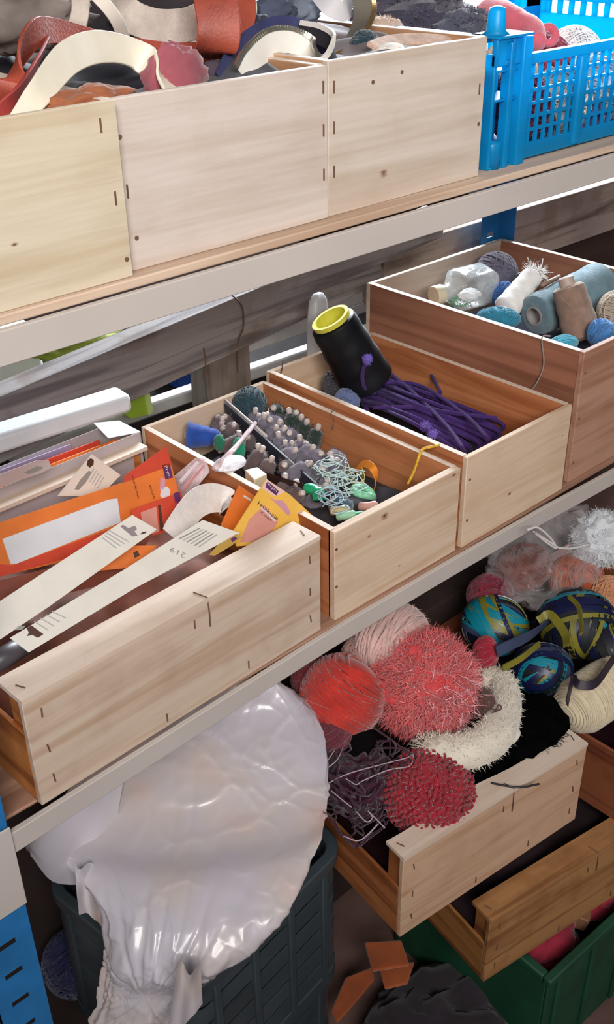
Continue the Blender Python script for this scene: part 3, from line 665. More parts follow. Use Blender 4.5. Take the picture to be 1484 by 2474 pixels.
def text(cd_, s, p0, p1, mat, parent, hpx=None, off=.0006, flip=False):
    cu = bpy.data.curves.new('txt', 'FONT'); cu.body = s; cu.resolution_u = 2
    ob = bpy.data.objects.new('txt', cu); COL.objects.link(ob); dg = bpy.context.evaluated_depsgraph_get()
    me = bpy.data.meshes.new_from_object(ob.evaluated_get(dg)); bpy.data.objects.remove(ob); bpy.data.curves.remove(cu)
    a = np.array([v.co[:] for v in me.vertices]); w = a[:, 0].max()-a[:, 0].min(); h = a[:, 1].max()-a[:, 1].min()
    O = cd_.P(*p0, off); U = cd_.P(*p1, off)-O; L = U.length; U.normalize(); V = cd_.n.cross(U)
    sx = L/w; sy = sx if hpx is None else msize(hpx, O)/h
    b = base_of(parent)
    me.vertices.foreach_set('co', np.array([(O+U*((x-a[:, 0].min())*sx)+V*((y-a[:, 1].min())*sy)-b)[:] for x, y, _ in a]).ravel())
    me.materials.clear(); me.materials.append(mat); me.update()
    o = bpy.data.objects.new('lettering', me); COL.objects.link(o); o.parent = parent; return o
def P2(name, c, **k): return plain(name, c, **{**dict(rough=.5, var=.05), **k})
m_card = P2('cream_card', '#d6d0c6'); m_orange = P2('orange_card', '#d8722e', var=.12, coat=.3); m_red = P2('red_orange_card', '#c8452e', var=.12, coat=.3)
m_yel = P2('yellow_card', '#e6b24a', coat=.3); m_lab = P2('white_label', '#d3d2d6'); m_pur = P2('purple_print', '#5a2a5c'); m_lil = P2('lilac_print', '#c98f9c')
m_ink = P2('dark_ink', '#4a3024'); m_grey = P2('grey_ink', '#8d8a85'); m_wht = P2('white_carton', '#dfe2e6', rough=.4); m_hole = P2('hole_grey', '#8a7c80')
m_ltgrey = P2('light_grey_ink', '#aaa8a2'); m_rpk = P2('rose_window', '#cf8f82', coat=.5)
pg_ = 'sewing packets in the stapled crate'
# long white carton lying along the crate
def along_box(name, label, PL, PR, depth_, h, mat, cat, ext=.0, bev=.004, group=None):
    d = (PR-PL).normalized(); n = Vector((-d.y, d.x, 0)).normalized(); PL = PL-d*ext
    a = [PL, PR, PR+n*depth_, PL+n*depth_]; mb = MB().prism([Vector((p.x, p.y, PL.z if i in (0, 3) else PR.z)) for i, p in enumerate(a)], (0, 0, 1), h)
    return solo(name, mb, mat, label, cat, group, bev=bev)
along_box('long_carton', 'long white carton with rounded end lying behind the packets', at(0, 1052, z=1.125), at(318, 953, z=1.125), .045, .028, m_wht, 'carton', ext=.12, bev=.007)
# open grey carton with flap
PL, PR = at(-40, 1196, z=1.05), at(340, 1043, z=1.05); d = (PR-PL).normalized(); n = Vector((-d.y, d.x, 0)); H = .135; D = .055; t = .001
oc = thing('open_carton', 'open grey white carton box holding orange envelopes', 'carton', (PR.x, PR.y, PR.z-H))
m_gc = P2('grey_carton', '#b4a9ab', var=.06); zb = lambda p, z: Vector((p.x, p.y, z))
fp = [PL, PR, PR-Vector((0, 0, H)), PL-Vector((0, 0, H))]
part('front_side', MB().prism(fp, -n, t), m_gc, oc); part('rear_side', MB().prism([p+n*D for p in fp], -n, t), m_gc, oc)
part('end_side', MB().prism([PR, PR+n*D, PR+n*D-Vector((0, 0, H)), PR-Vector((0, 0, H))], d, t), m_gc, oc)
part('flap', MB().prism([PR, PR+n*D, PR+n*D-d*.045+Vector((0, 0, .012)), PR+n*.012-d*.05+Vector((0, 0, .004))], (0, 0, 1), t), m_wht, oc, label='white end flap folded inward')
for i, (off, dz, mm, lb, l0) in enumerate(((.018, -.004, m_orange, 'orange envelope standing in the open carton, nearer one', .03), (.036, .006, P2('lilac_env', '#9a8fae'), 'lilac grey envelope at the back of the open carton', .10), (.028, .000, m_red, 'red brown envelope between the others in open carton', .055))):
    a = PL+n*off; b = PR+n*off-d*l0
    solo('paper_envelope', MB().prism([a+Vector((0, 0, dz)), b+Vector((0, 0, dz-.003)), b-Vector((0, 0, .1)), a-Vector((0, 0, .1))], -n, .002), mm, lb, 'envelope', 'envelopes in the open carton')
# translucent label strip in front of the carton
c = lean(.335, 1.02, 8, turn=3); o, b = card('plastic_sleeve', 'milky plastic sleeve with dark slot, left in the crate', c, [(-10, 1150), (90, 1112), (118, 1112), (124, 1130), (100, 1143), (-10, 1180)], P2('milky', '#b9a9a8', rough=.3, coat=.6), group=pg_)
mark(c, [(58, 1142), (88, 1127), (104, 1128), (98, 1136), (70, 1146)], m_grey, b)
# standing cream card with euro hole
c = lean(.30, 1.0, 6, turn=0); o, b = card('sewing_card', 'cream card with round emblem standing before grey carton', c, [(222, 1097), (292, 1148), (240, 1200), (140, 1198)], m_card, cat='card', group=pg_)
mark(c, [(212, 1112), (220, 1107), (227, 1112), (226, 1123), (217, 1130), (210, 1124)], m_ink, b); mark(c, [(215, 1137), (221, 1140), (208, 1165), (190, 1184), (180, 1182), (195, 1158)], m_grey, b)
for k in range(5): mark(c, [(238+k*6-12, 1132+k*5), (240+k*6-12, 1133+k*5), (224+k*6-12, 1160+k*5), (222+k*6-12, 1159+k*5)], m_ltgrey, b)
# big orange packet with white label
c = lean(.205, 1.03, 22, turn=4)
o, b = card('sewing_packet', 'big orange packet with white label and purple logo', c, [(-30, 1272), (300, 1165), (414, 1122), (448, 1248), (330, 1300), (180, 1350), (-30, 1400)], m_orange, group=pg_)
mark(c, [(300, 1150), (402, 1078), (416, 1124), (300, 1166)], m_red, b, 'red_flap'); mark(c, [(6, 1302), (262, 1207), (284, 1204), (292, 1262), (40, 1362), (26, 1362)], m_lab, b, 'label', .0012, .001)
mark(c, [(-30, 1360), (30, 1366), (260, 1280), (230, 1330), (-30, 1402)], m_red, b); mark(c, [(392, 1124), (410, 1120), (418, 1154), (400, 1158)], m_pur, b)
mark(c, [(388, 1152), (400, 1158), (398, 1180), (386, 1185)], m_lil, b); mark(c, [(390, 1180), (404, 1175), (411, 1184), (410, 1198), (396, 1207), (387, 1198)], m_lab, b, 'sticker')
text(c, 'Prym', (396, 1128), (406, 1155), m_lab, b, 10); text(c, 'naaldenset', (318, 1150), (333, 1206), m_ink, b, 7); text(c, 'assorti', (360, 1172), (371, 1206), m_ink, b, 7)
c = lean(.185, 1.02, 24, turn=4)
o, b = card('sewing_packet', 'red orange packet below the big orange packet', c, [(318, 1232), (372, 1212), (438, 1188), (449, 1242), (430, 1275), (392, 1288), (330, 1305)], m_red, group=pg_)
mark(c, [(420, 1192), (434, 1187), (437, 1211), (424, 1216)], m_pur, b); mark(c, [(382, 1220), (388, 1220), (396, 1280), (388, 1284)], m_ink, b); mark(c, [(340, 1238), (378, 1224), (384, 1284), (350, 1296)], m_rpk, b)
# small bits lying between the cards
c = lean(.12, 1.03, 40); o, b = card('sewing_packet', 'small dark orange packet between the two cream cards', c, [(230, 1380), (300, 1318), (380, 1318), (330, 1370)], m_orange, group=pg_); mark(c, [(322, 1335), (332, 1330), (338, 1342), (326, 1348)], m_ink, b)
c = lean(.15, 1.02, 35); card('sewing_packet', 'brown red packet lying behind the long cream cards', c, [(-30, 1480), (-30, 1410), (120, 1372), (250, 1310), (370, 1290), (300, 1400)], P2('brown_packet', '#7c3d2a', var=.2), group=pg_)
# the two long cream cards
c = lean(.10, 1.075, 42, turn=0)
o, b = card('sewing_card', 'long cream card with hanging slot, upper of two lying cards', c, [(320, 1244), (379, 1279), (118, 1466), (-40, 1572), (-40, 1478)], m_card, cat='card', group=pg_)
mark(c, [(290, 1271), (298, 1268), (310, 1276), (326, 1270), (331, 1278), (325, 1284), (333, 1294), (320, 1296)], m_hole, b); mark(c, [(338, 1292), (344, 1285), (357, 1284), (352, 1288), (343, 1290)], m_ink, b)
for k in range(4): mark(c, [(262-k*5, 1282+k*6), (264-k*5, 1280+k*6), (312-k*10, 1308+k*5), (310-k*10, 1310+k*5)], m_ltgrey, b)
c = lean(.065, 1.055, 46, turn=0)
o, b = card('sewing_card', 'long cream card with barcode and number 219, nearest the rail', c, [(490, 1256), (580, 1288), (328, 1420), (70, 1576), (24, 1541), (300, 1376)], m_card, cat='card', group=pg_)
mark(c, [(64, 1517), (76, 1511), (105, 1532), (92, 1541), (78, 1534), (65, 1537), (70, 1528)], m_ink, b); mark(c, [(36, 1523), (44, 1514), (62, 1511), (56, 1520), (44, 1522)], m_grey, b)
for k in range(6): mark(c, [(482+k*8, 1275+k*3.2), (486+k*8, 1276+k*3.2), (436+k*9, 1302+k*4.2), (432+k*9, 1300.5+k*4.2)], m_ltgrey if k % 2 else m_grey, b, 'barcode_bar')
for k in range(4): mark(c, [(82+k*14, 1502-k*8), (84+k*14, 1500-k*8), (118+k*14, 1530-k*10-8), (116+k*14, 1532-k*10-8)], m_ltgrey, b)
text(c, '219', (450, 1338), (414, 1320), m_grey, b, 14)
o, b = None, None
solo('dark_tube', MB().tube([at(-40, 1618, z=1.03), at(62, 1556, z=1.03)], .012, 14), P2('graphite', '#4b474c', rough=.4), 'dark grey tube end under the long cream card', 'tube', smooth=True)
# clear packets, ribbon, yellow packets
m_cl = clear('clear_pack', '#e9d5d8', .35, .12)
c = lean(.24, 1.03, 30, turn=8); o, b = card('clear_packet', 'clear pink plastic packet beside the orange packet', c, [(425, 1150), (478, 1105), (498, 1110), (507, 1140), (460, 1195), (436, 1205)], m_cl, .006, group=pg_)
part('needle', MB().tube([c.P(440, 1185, -.003), c.P(490, 1125, -.003)], .0035, 8), P2('pink_plastic', '#c98a8f'), o)
part('needle', MB().tube([c.P(436, 1165, -.003), c.P(478, 1118, -.003)], .003, 8), P2('pale_plastic', '#d8cdd0'), o)
solo('needle_case', MB().tube([at(520, 1132, y=.235), at(570, 1080, y=.28), at(617, 1022, y=.33)], [.005, .004, .0035], 10), clear('clear_rod', '#e6cdd0', .5, .1), 'thin clear needle case poking up into the bobbin box', 'needle case', smooth=True)
solo('plastic_disc', blob_mb(at(555, 1120, z=1.045), .020, (1.3, 1, .35), 5, .05, 2), clear('milk_disc', '#eceaf0', .6, .2), 'milky plastic pouch lying on the bobbin box rim', 'pouch', smooth=True)
P = [at(420, 1300, y=.14), at(440, 1262, y=.15), at(470, 1222, y=.165), at(500, 1205, y=.18), at(535, 1205, y=.185), at(552, 1225, y=.175)]
strap('ribbon_roll', 'wide ribbed white ribbon curling up beside yellow packets', P, .040, plain('ribbed_white', '#ddd6d2', rough=.7, var=.06, scale=120, bump=.4, bscale=600), .0015, wdir=[(.3, .5, .8), (.25, .5, .85), (.2, .5, .9), (.1, .5, .9), (0, .5, .9), (0, .5, .9)], cat='ribbon')
c = lean(.115, 1.03, 18, turn=10); o, b = card('sewing_packet', 'orange packet standing left of the yellow packet', c, [(578, 1172), (636, 1212), (600, 1300), (525, 1290)], m_orange, group=pg_); mark(c, [(590, 1196), (607, 1206), (605, 1211), (588, 1200)], m_lab, b)
c = lean(.088, 1.03, 14, turn=2)
o, b = card('sewing_packet', 'yellow packet with black lettering and purple logo', c, [(644, 1157), (702, 1196), (756, 1246), (700, 1310), (572, 1320), (560, 1290)], m_yel, group=pg_)
mark(c, [(644, 1157), (690, 1188), (664, 1200), (632, 1180)], P2('pale_rose', '#dcb9a8'), b); mark(c, [(644, 1166), (650, 1165), (674, 1187), (668, 1197), (643, 1178)], m_pur, b, off=.0008)
text(c, 'Prym', (646, 1174), (667, 1191), m_lab, b, 8, off=.0012); text(c, 'Haak-ale', (622, 1219), (670, 1258), m_ink, b, 10); text(c, 'Coupe', (628, 1242), (655, 1262), m_ink, b, 9)
mark(c, [(651, 1201), (668, 1209), (684, 1209), (694, 1222), (703, 1240), (697, 1246)], m_lil, b, 'hanging_slot'); mark(c, [(602, 1255), (640, 1220), (672, 1262), (640, 1310), (580, 1310)], m_rpk, b, 'window')
mark(c, [(629, 1226), (631, 1224), (667, 1258), (665, 1261)], m_lab, b, off=.001)
c = lean(.05, 1.045, 45); o, b = card('sewing_packet', 'small olive packet edge with purple logo at the rail', c, [(505, 1340), (525, 1318), (572, 1290), (584, 1298), (560, 1318), (520, 1342)], P2('olive_card', '#b08c40'), group=pg_); mark(c, [(557, 1302), (568, 1296), (574, 1301), (562, 1310)], m_pur, b)
heap('packet_filling', 'jumble of brown paper packets filling the stapled crate', .345, .755, .06, .385, ZM+.008, .99, plain('packet_fill', '#7a4a3a', rough=.8, var=.5, scale=16), 13, .025, cat='paper')

# ------------------------------------------------------------------ bobbin box
m_gth = wool('grey_thread', '#6d6673'); m_bth = wool('brown_thread', '#5b4c4e'); m_knob = plain('pale_knob', '#b7a9a2', rough=.55, var=.1); m_dgr = wool('dark_green_thread', '#22302a')
def bobbin_set(mat, key):
    b = MB().lathe([(.0045, .0), (.0095, .003), (.0115, .010), (.0108, .024), (.0098, .034), (.004, .039)], None, 12).mesh('thread_'+key, mat)
    k = MB().lathe([(.0028, -.012), (.0030, .038), (.0040, .041), (.0044, .044), (.0034, .047), (.001, .048)], None, 10).mesh('stem_'+key, m_knob)
    fz = MB(); R = random.Random(3)
    for _ in range(150):
        a = R.uniform(0, 6.28); z = R.uniform(.004, .036); p = Vector((math.cos(a)*.0105, math.sin(a)*.0105, z)); e = p*1.0+Vector((math.cos(a), math.sin(a), R.uniform(-.6, .9)))*R.uniform(.002, .006)
        s = Vector((-math.sin(a), math.cos(a), 0))*.0004; fz.add([p-s, p+s, e], [(0, 1, 2)])
    return b, k, fz.mesh('fuzz_'+key, mat)
SETS = {k: bobbin_set(m, k) for k, m in (('grey', m_gth), ('brown', m_bth), ('dark', m_dgr))}
def bobbin(p, d, kind, label, s=1.0):
    o = thing('thread_bobbin', label, 'bobbin', group='bobbins of thread in the pine box'); o.matrix_world = frame(p, d, RND.uniform(0, 6)) @ Matrix.Scale(s, 4)
    b, k, f = SETS[kind]; t = put('thread', b, o); put('fuzz', f, t)['kind'] = 'stuff'; put('stem', k, o)
rows = [('brown', [(500, 985), (560, 1030), (640, 1085), (738, 1180)], 16, 'brown grey thread bobbin in the row left of dark strip'),
        ('grey', [(600, 968), (640, 1005), (690, 1055), (755, 1115), (805, 1165)], 17, 'grey thread bobbin in the row right of dark strip'),
        ('grey', [(645, 985), (700, 1030), (760, 1075), (815, 1110)], 14, 'grey thread bobbin in the second row right of dark strip'),
        ('dark', [(685, 985), (725, 1000), (768, 1025)], 6, 'dark green thread bobbin beside the orange inner wall')]
ORD = ['nearest', 'second', 'third', 'fourth', 'fifth', 'sixth', 'seventh', 'eighth', 'ninth', 'tenth', 'eleventh', 'twelfth', 'thirteenth', 'fourteenth', 'fifteenth', 'sixteenth', 'seventeenth']
for kind, pts, n, lb in rows:
    Q = spline([at(x, y, z=1.018) for x, y in pts], 10)
    for i in range(n):
        f = i/(n-1)*(len(Q)-1); a = Q[int(f)].lerp(Q[min(int(f)+1, len(Q)-1)], f-int(f))
        d = Vector((RND.gauss(-.15, .4), RND.gauss(-.5, .4), 1)).normalized(); a = a-d*.05*1.15+Vector((RND.gauss(0, .003), RND.gauss(0, .003), RND.gauss(0, .004)))
        a.y = min(a.y, B2[3]-.020); a.x = max(B2[0]+.022, min(a.x, B2[1]-.020))
        k = n-1-i; bobbin(a, d, kind, '%s counted from the front: %s' % (ORD[k], lb), 1.15)
c = Card(at(690, 1110, z=1.0), (-.95, -.28, .15)); 
Pa, Pb = at(530, 965, z=1.022), at(868, 1256, z=1.0); Pa.y = min(Pa.y, .445)
solo('dark_strip', MB().prism([Pa, Pb, Pb-Vector((0, 0, .045)), Pa-Vector((0, 0, .045))], Vector((-(Pb-Pa).y, (Pb-Pa).x, 0)), .003), P2('strip_dark', '#2a2c38', rough=.6), 'long dark strip standing between the bobbin rows', 'strip')
solo('pale_stick', MB().tube([Pa+Vector((0, 0, .004)), Pa.lerp(Pb, .35)+Vector((0, 0, .004))], .0022, 8), m_knob, 'pale thin stick lying on the dark strip', 'stick', smooth=True)
spool('thread_cone', 'royal blue thread cone lying at back of bobbin box', at(428, 1052, z=1.0)+Vector((.01, -.01, 0)), (.75, -.62, -.12), .055, .023, .012, wool('royal_thread', '#24489a'), m_knob, .006, .004, ridges=16)
yarn_ball('dark teal yarn ball in the far corner of bobbin box', at(592, 970, z=1.01)+Vector((0, -.012, 0)), .028, wool('deep_teal', '#1d3f4a'), 41, n=60, yr=.001)
yarn_ball('bright green skein standing left of the bobbins', at(577, 1085, z=1.015), .0125, wool('emerald', '#0f8f6a'), 42, n=40, sq=(.75, .75, 1.5), yr=.001)
yarn_ball('small green skein behind the bright green one', at(530, 1070, z=1.005), .011, wool('emerald2', '#0c6a50'), 43, n=36, sq=(.8, .8, 1.2), yr=.001)
solo('thread_tangle', tangle_mb(at(822, 1150, z=1.015), (.022, .032, .012), 26, .0008, 5, .011, 12), wool('mint_thread', '#b9cfcb', .1), 'pale mint tangled thread heaped on the bobbins', 'thread', smooth=True)
solo('thread_tangle', tangle_mb(at(805, 1210, z=1.02), (.012, .02, .008), 9, .0009, 6, .012, 10), wool('ice_thread', '#9fb9c4', .1), 'pale blue tangled thread near the box front', 'thread', smooth=True)
strap('ribbon', 'orange ribbon curled against the wall of bobbin box', [at(862, 1135, z=.985), at(880, 1120, z=1.0), at(900, 1130, z=1.005), at(910, 1155, z=.99), at(905, 1180, z=.97)], .012, P2('tangerine', '#d07a1e', var=.2), .0015, wdir=(.6, .3, .6), cat='ribbon')
strap('ribbon', 'olive ribbon loop beside the orange ribbon', [at(840, 1140, z=.985), at(860, 1170, z=.985), at(880, 1165, z=.99), at(872, 1135, z=.99)], .010, P2('olive_rib', '#a79a4a', var=.2), .0012, wdir=(.5, .3, .8), cat='ribbon')
pc = at(878, 1195, z=.99); tt = MB(); R0 = msize(36, pc)
tt.tube([pc + Vector((math.cos(a)*R0*.8, math.sin(a)*R0*.5, abs(math.sin(a/2+.2))*R0*1.0-.01)) for a in [k*2*math.pi/28 for k in range(28)]], .0055, 8, closed=True)
solo('cord_ring', tt, plain('mint_cord', '#7cbf9c', rough=.5, var=.25, scale=200, bump=.6, bscale=600), 'mint green twisted cord ring near the box front', 'cord', smooth=True)
tt = MB().tube(spline([at(730, 1190, z=1.0), at(748, 1180, z=1.012), at(768, 1190, z=1.012), at(772, 1208, z=1.005)], 6), [.004]*4+[.008]*8+[.010]*7, 10); solo('plastic_clip', tt, P2('green_plastic', '#1fa070', rough=.3), 'glossy green plastic clip by the dark strip', 'clip', smooth=True)
spool('thread_reel', 'slate blue thread reel at the front of bobbin box', at(845, 1235, z=.985), (-.5, .6, .5), .03, .014, .014, wool('slate_thread', '#43586a'), m_knob, .006, .003, ridges=12)
for i, (x, y, z, c_, lb) in enumerate(((800, 1235, .995, '#b9a77c', 'tan wooden peg by the left wall of bobbin box'), (868, 1225, .99, '#c9988a', 'pinkish wooden peg beneath the mint ring'), (835, 1250, 1.0, '#2f9c74', 'small green spool at the front corner'), (815, 1248, 1.0, '#8fc3a2', 'pale green peg along the left wall'))):
    p = at(x, y, z=z); solo('wooden_peg', MB().lathe([(.004, 0), (.007, .002), (.006, .012), (.007, .026), (.003, .03)], frame(p, (.3, -.7, .25)), 12), P2('peg%d' % i, c_, var=.2), lb, 'peg', smooth=True)
c = lean(.165, .995, 15, turn=-55); solo('leather_tag', MB().prism([at(640, 1140, z=1.02), at(735, 1170, z=1.02), at(738, 1200, z=.99), at(650, 1165, z=.99)], (-.3, -.5, .8), .003), P2('dark_brown', '#3a2622', rough=.4), 'dark brown leather tag left of the dark strip', 'tag')
solo('tan_box', MB().prism([at(592, 1135, z=1.03), at(622, 1128, z=1.03), at(645, 1145, z=1.03), at(615, 1160, z=1.03)], (0, 0, 1), .02), P2('tan_card', '#c9bb9c'), 'small tan box on the left wall of bobbin box', 'box', bev=.001)
heap('thread_scraps', 'dark thread scraps filling the bobbin box', B2[0]+.010, B2[1]-.010, B2[2]+.010, B2[3]-.010, ZM+.008, .985, plain('scrap_dark', '#2e2a30', rough=.95, var=.5, scale=40), 15, .02, cat='thread')
solo('yellow_cord', MB().tube(spline([at(1062, 1075, z=1.041), at(1040, 1080, z=1.043), at(1022, 1085, z=1.042), at(1012, 1105, z=1.034), at(1000, 1140, z=1.01), at(985, 1170, z=.99)], 8), .0022, 7), plain('gold_cord', '#d3a52e', rough=.6, var=.3, scale=300), 'yellow cord draped over the rims between two pine boxes', 'cord', smooth=True)
solo('hair_wire', MB().tube(spline([at(810, 985, z=1.042), at(800, 1000, z=1.037), at(806, 1012, z=1.03), at(802, 1040, z=1.01)], 8), .0006, 5), P2('wire_dark', '#4a4248'), 'thin dark thread hanging over the bobbin box rim', 'thread', smooth=True)

# ------------------------------------------------------------------ purple cord box
m_pc = plain('purple_cord_mat', '#3c2460', rough=.9, var=.2, scale=60, bump=.5, bscale=500, sheen=.08, spec=.2); m_pf = wool('purple_fray', '#6a52b0')
heap('dark_fabric', 'blackish fabric scraps under the purple cord', B3[0]+.010, B3[1]-.010, B3[2]+.010, B3[3]-.010, ZM+.008, .945, plain('blackish', '#241c22', rough=.95, var=.5, scale=20), 17, .03)
pcord = thing('cord_bundle', 'bundle of purple cord with frayed ends', 'cord', at(1040, 990, z=.95)); R = random.Random(12)
for i in range(20):
    f = i/19; a = at(905-15*f+R.gauss(0, 8), 905+75*f, z=.99-.02*f+R.uniform(-.01, .012)); m = at(1030-45*f, 945+70*f, z=.995+R.uniform(-.012, .012)); e = at(1225-120*f+R.gauss(0, 10), 1005+85*f, z=.965+R.uniform(-.01, .012))
    a.x = max(a.x, B3[0]+.016); e.y = max(e.y, B3[2]+.016); e.x = min(e.x, B3[1]-.014)
    bk = a+Vector((-.004, .006, -.02))
    part('cord_strand', MB().tube(spline([bk, a, m, e, e+Vector((.002, -.002, -.02))], 8), .0034, 8), m_pc, pcord, smooth=True)
for pts in ([(905, 925), (1010, 930), (1120, 1000), (1180, 1060)], [(940, 900), (1000, 950), (1080, 1030), (1120, 1085)], [(900, 985), (1010, 985), (1110, 1000), (1200, 1010)], [(1015, 860), (1040, 900), (1065, 950)]):
    part('cord_strand', MB().tube(spline([at(x, y, z=1.002) for x, y in pts], 8), .0034, 8), m_pc, pcord, smooth=True)
up_ = [at(905, 950, z=1.0), at(880, 935, z=1.02), at(876, 900, z=1.05), at(888, 868, z=1.075)]
part('cord_strand', MB().tube(spline(up_, 8), .0034, 8), m_pc, pcord, smooth=True)
for q, k in ((up_[-1], 1), (at(1028, 1030, z=1.005), 2), (at(1045, 1050, z=1.0), 3), (at(1020, 860, z=1.003), 4)):
    part('frayed_end', fuzz_mb(q, .006, (1, 1, 1), 260, .007, .0006, k, blob_mb(q, .0062, seed=k, nu=14, nv=8)), m_pf, pcord)
pt_, pb_ = at(798, 768, y=.395), at(890, 925, y=.36)
dd = (pt_-pb_); Lc = dd.length
spool('thread_cone', 'big black thread cone with yellow core leaning in purple cord box', pb_, dd, Lc-.006, .047, .039, plain('black_thread', '#0a0d12', rough=.5, var=.3, scale=60, spec=.35), plain('yellow_plastic', '#d8d24e', rough=.4, var=.05, trans=.0), .034, .007, ridges=45)
q = at(762, 770, y=.497); M = frame(Vector((q.x, q.y, ZM+.001)), (.03, .0, 1), .2) @ Matrix.Scale((q.z+.045-ZM)/.164, 4, (0, 0, 1))
wb = MB(); prof = []
for (zz, sx, sy) in ((0, .018, .010), (.02, .022, .012), (.13, .022, .012), (.155, .019, .010), (.163, .010, .006), (.164, .001, .001)): prof.append((zz, sx, sy))
wb.grid(lambda u, v: M @ Vector((prof[int(round(v*5))][1]*abs(math.cos(6.2832*u))**.5*math.copysign(1, math.cos(6.2832*u)), prof[int(round(v*5))][2]*abs(math.sin(6.2832*u))**.5*math.copysign(1, math.sin(6.2832*u)), prof[int(round(v*5))][0])), 28, 6, True)
solo('white_bottle', wb, P2('gloss_white', '#d9dade', rough=.25), 'white flat plastic bottle standing behind the black cone', 'bottle', smooth=True)
yarn_ball('charcoal yarn ball beside the black cone', at(790, 918, z=.99)+Vector((.0, -.035, 0)), .032, wool('charcoal_wool', '#35333d'), 51, n=60)
yarn_ball('dusty blue yarn ball by the left wall of purple cord box', at(838, 968, z=.99), .022, wool('dusty_blue', '#5a6b96'), 52, n=50)
solo('hair_wire', MB().tube(spline([at(684, 870, z=1.05), at(682, 890, z=1.04), at(678, 905, z=1.03)], 8), .0010, 5), P2('wire_plum', '#5a3a44'), 'short plum thread on the back rim of purple cord box', 'thread', smooth=True)

# ------------------------------------------------------------------ tall box with jar and cones
m_tg = wool('teal_grey_thread', '#5d7882'); m_br = wool('brown_cone_thread', '#8a7264'); m_wh = wool('white_cone_thread', '#eceae6', .06); m_te = wool('teal_yarn', '#1e7894')
heap('yarn_scraps', 'dark blue grey yarn scraps in the tall reddish box', B4[0]+.011, B4[1]-.011, B4[2]+.011, B4[3]-.011, ZM+.008, 1.03, plain('scrap_navy', '#2a3044', rough=.95, var=.5, scale=30), 19, .02, cat='yarn')
jp, jq = at(1060, 712, z=1.085), at(1190, 680, z=1.085); jd = (jq-jp).normalized()
jar = thing('glass_jar', 'clear glass jar lying on its side with green beads', 'jar', (jp.x, jp.y, 1.05))
m_glass = clear('jar_glass', '#eef4f4', .14, .05)
JR = .040; JL = (jq-jp).length*.92
def jar_prof(u, v):
    S = [(0, .017), (.012, .017), (.016, .014), (.026, .019), (.040, .036), (.05, .038), (JL-.01, .038), (JL-.002, .034), (JL, .028), (JL, .001)]
    i = int(round(v*(len(S)-1))); h, r = S[i]; a = 6.28318*u; c_, s_ = math.cos(a), math.sin(a)
    if r > .03: k = (abs(c_)**4+abs(s_)**4)**-.25; c_, s_ = c_*k*.92, s_*k*.92
    return frame(jp, jd) @ Vector((r*c_, r*s_, h))
part('glass', MB().grid(jar_prof, 40, 10, True), m_glass, jar, smooth=True)
part('lid', MB().lathe([(.001, -.012), (.017, -.012), (.0185, -.009), (.0185, .006), (.017, .007)], frame(jp, jd), 24), P2('cream_lid', '#d9d2b4', rough=.5), jar)
part('beads', fuzz_mb(jp+jd*.055+Vector((0, 0, -.024)), .018, (1.3, 1, .35), 500, .005, .0009, 3), wool('green_beads', '#129a62'), jar, label='green threads inside the jar')['kind'] = 'stuff'
part('cotton', blob_mb(jp+jd*.075+Vector((0, 0, -.016)), .018, (1.4, 1, .6), 4, .25, 3), wool('cotton', '#dfdede', .05), jar, smooth=True)
gb = at(1192, 655, z=1.085)
yarn_ball('grey mauve yarn ball in the far corner of tall box', gb+Vector((-.01, -.015, .0)), .042, wool('mauve_grey', '#6b6676'), 61, n=80, yr=.0016)
a, b = at(1222, 748, z=1.075), at(1292, 660, z=1.12); wc = spool('thread_cone', 'frayed white thread cone lying beside the jar', a, b-a, (b-a).length*.96, .024, .019, m_wh, m_wh, .008, .002, ridges=30)
part('frayed_top', fuzz_mb(b, .017, (1, 1, .7), 220, .022, .0006, 8), m_wh, wc); part('loose_end', MB().tube(spline([b, at(1282, 640, y=b.y), at(1275, 622, y=b.y-.01)], 6), .0011, 5), m_wh, wc, smooth=True)
part('loose_end', MB().tube(spline([b, at(1308, 642, y=b.y), at(1312, 625, y=b.y-.01)], 6), .0011, 5), m_wh, wc, smooth=True)
a, b = at(1450, 690, z=1.085), at(1288, 765, z=1.07); spool('thread_cone', 'large teal grey thread cone lying behind the brown cone', a, b-a, (b-a).length*.98, .045, .037, m_tg, P2('grey_tube', '#8f8c8a'), .018, .002, ridges=50)
a, b = at(1408, 815, z=1.05), at(1372, 690, z=1.135); spool('thread_cone', 'brown thread cone standing in front of teal grey cone', a, b-a, (b-a).length, .034, .028, m_br, P2('card_tube', '#a8968a'), .014, .014, ridges=46, hollow=False, tail=[at(1350, 715, y=.13), at(1385, 745, y=.10), at(1430, 770, y=.11)])
yarn_ball('teal skein lying along the near rim of tall box', at(1205, 768, z=1.085), .022, m_te, 62, n=60, sq=(1.7, 1, .8), rot=-1.0, yr=.0016)
yarn_ball('bright blue yarn ball under the white cone', at(1218, 712, z=1.07), .024, wool('mid_blue', '#2c5f9c'), 63, n=45)
yarn_ball('turquoise skein in the near corner of tall box', at(1362, 830, z=1.08), .020, wool('turq', '#2a8fa8'), 64, n=45, sq=(1.4, 1, .6))
yarn_ball('sky blue yarn ball right of the brown cone', at(1452, 805, z=1.075), .024, wool('sky', '#3d78b4'), 65, n=45)
yarn_ball('oat yarn ball at the right edge of tall box', at(1492, 750, z=1.08), .035, wool('oat2', '#b5a896'), 66, n=55)
solo('twig', MB().tube([at(1308, 690, z=1.115), at(1352, 668, z=1.12)], .004, 7), P2('twig_brown', '#7a6250', var=.3), 'thin brown stick behind the brown cone', 'stick', smooth=True)
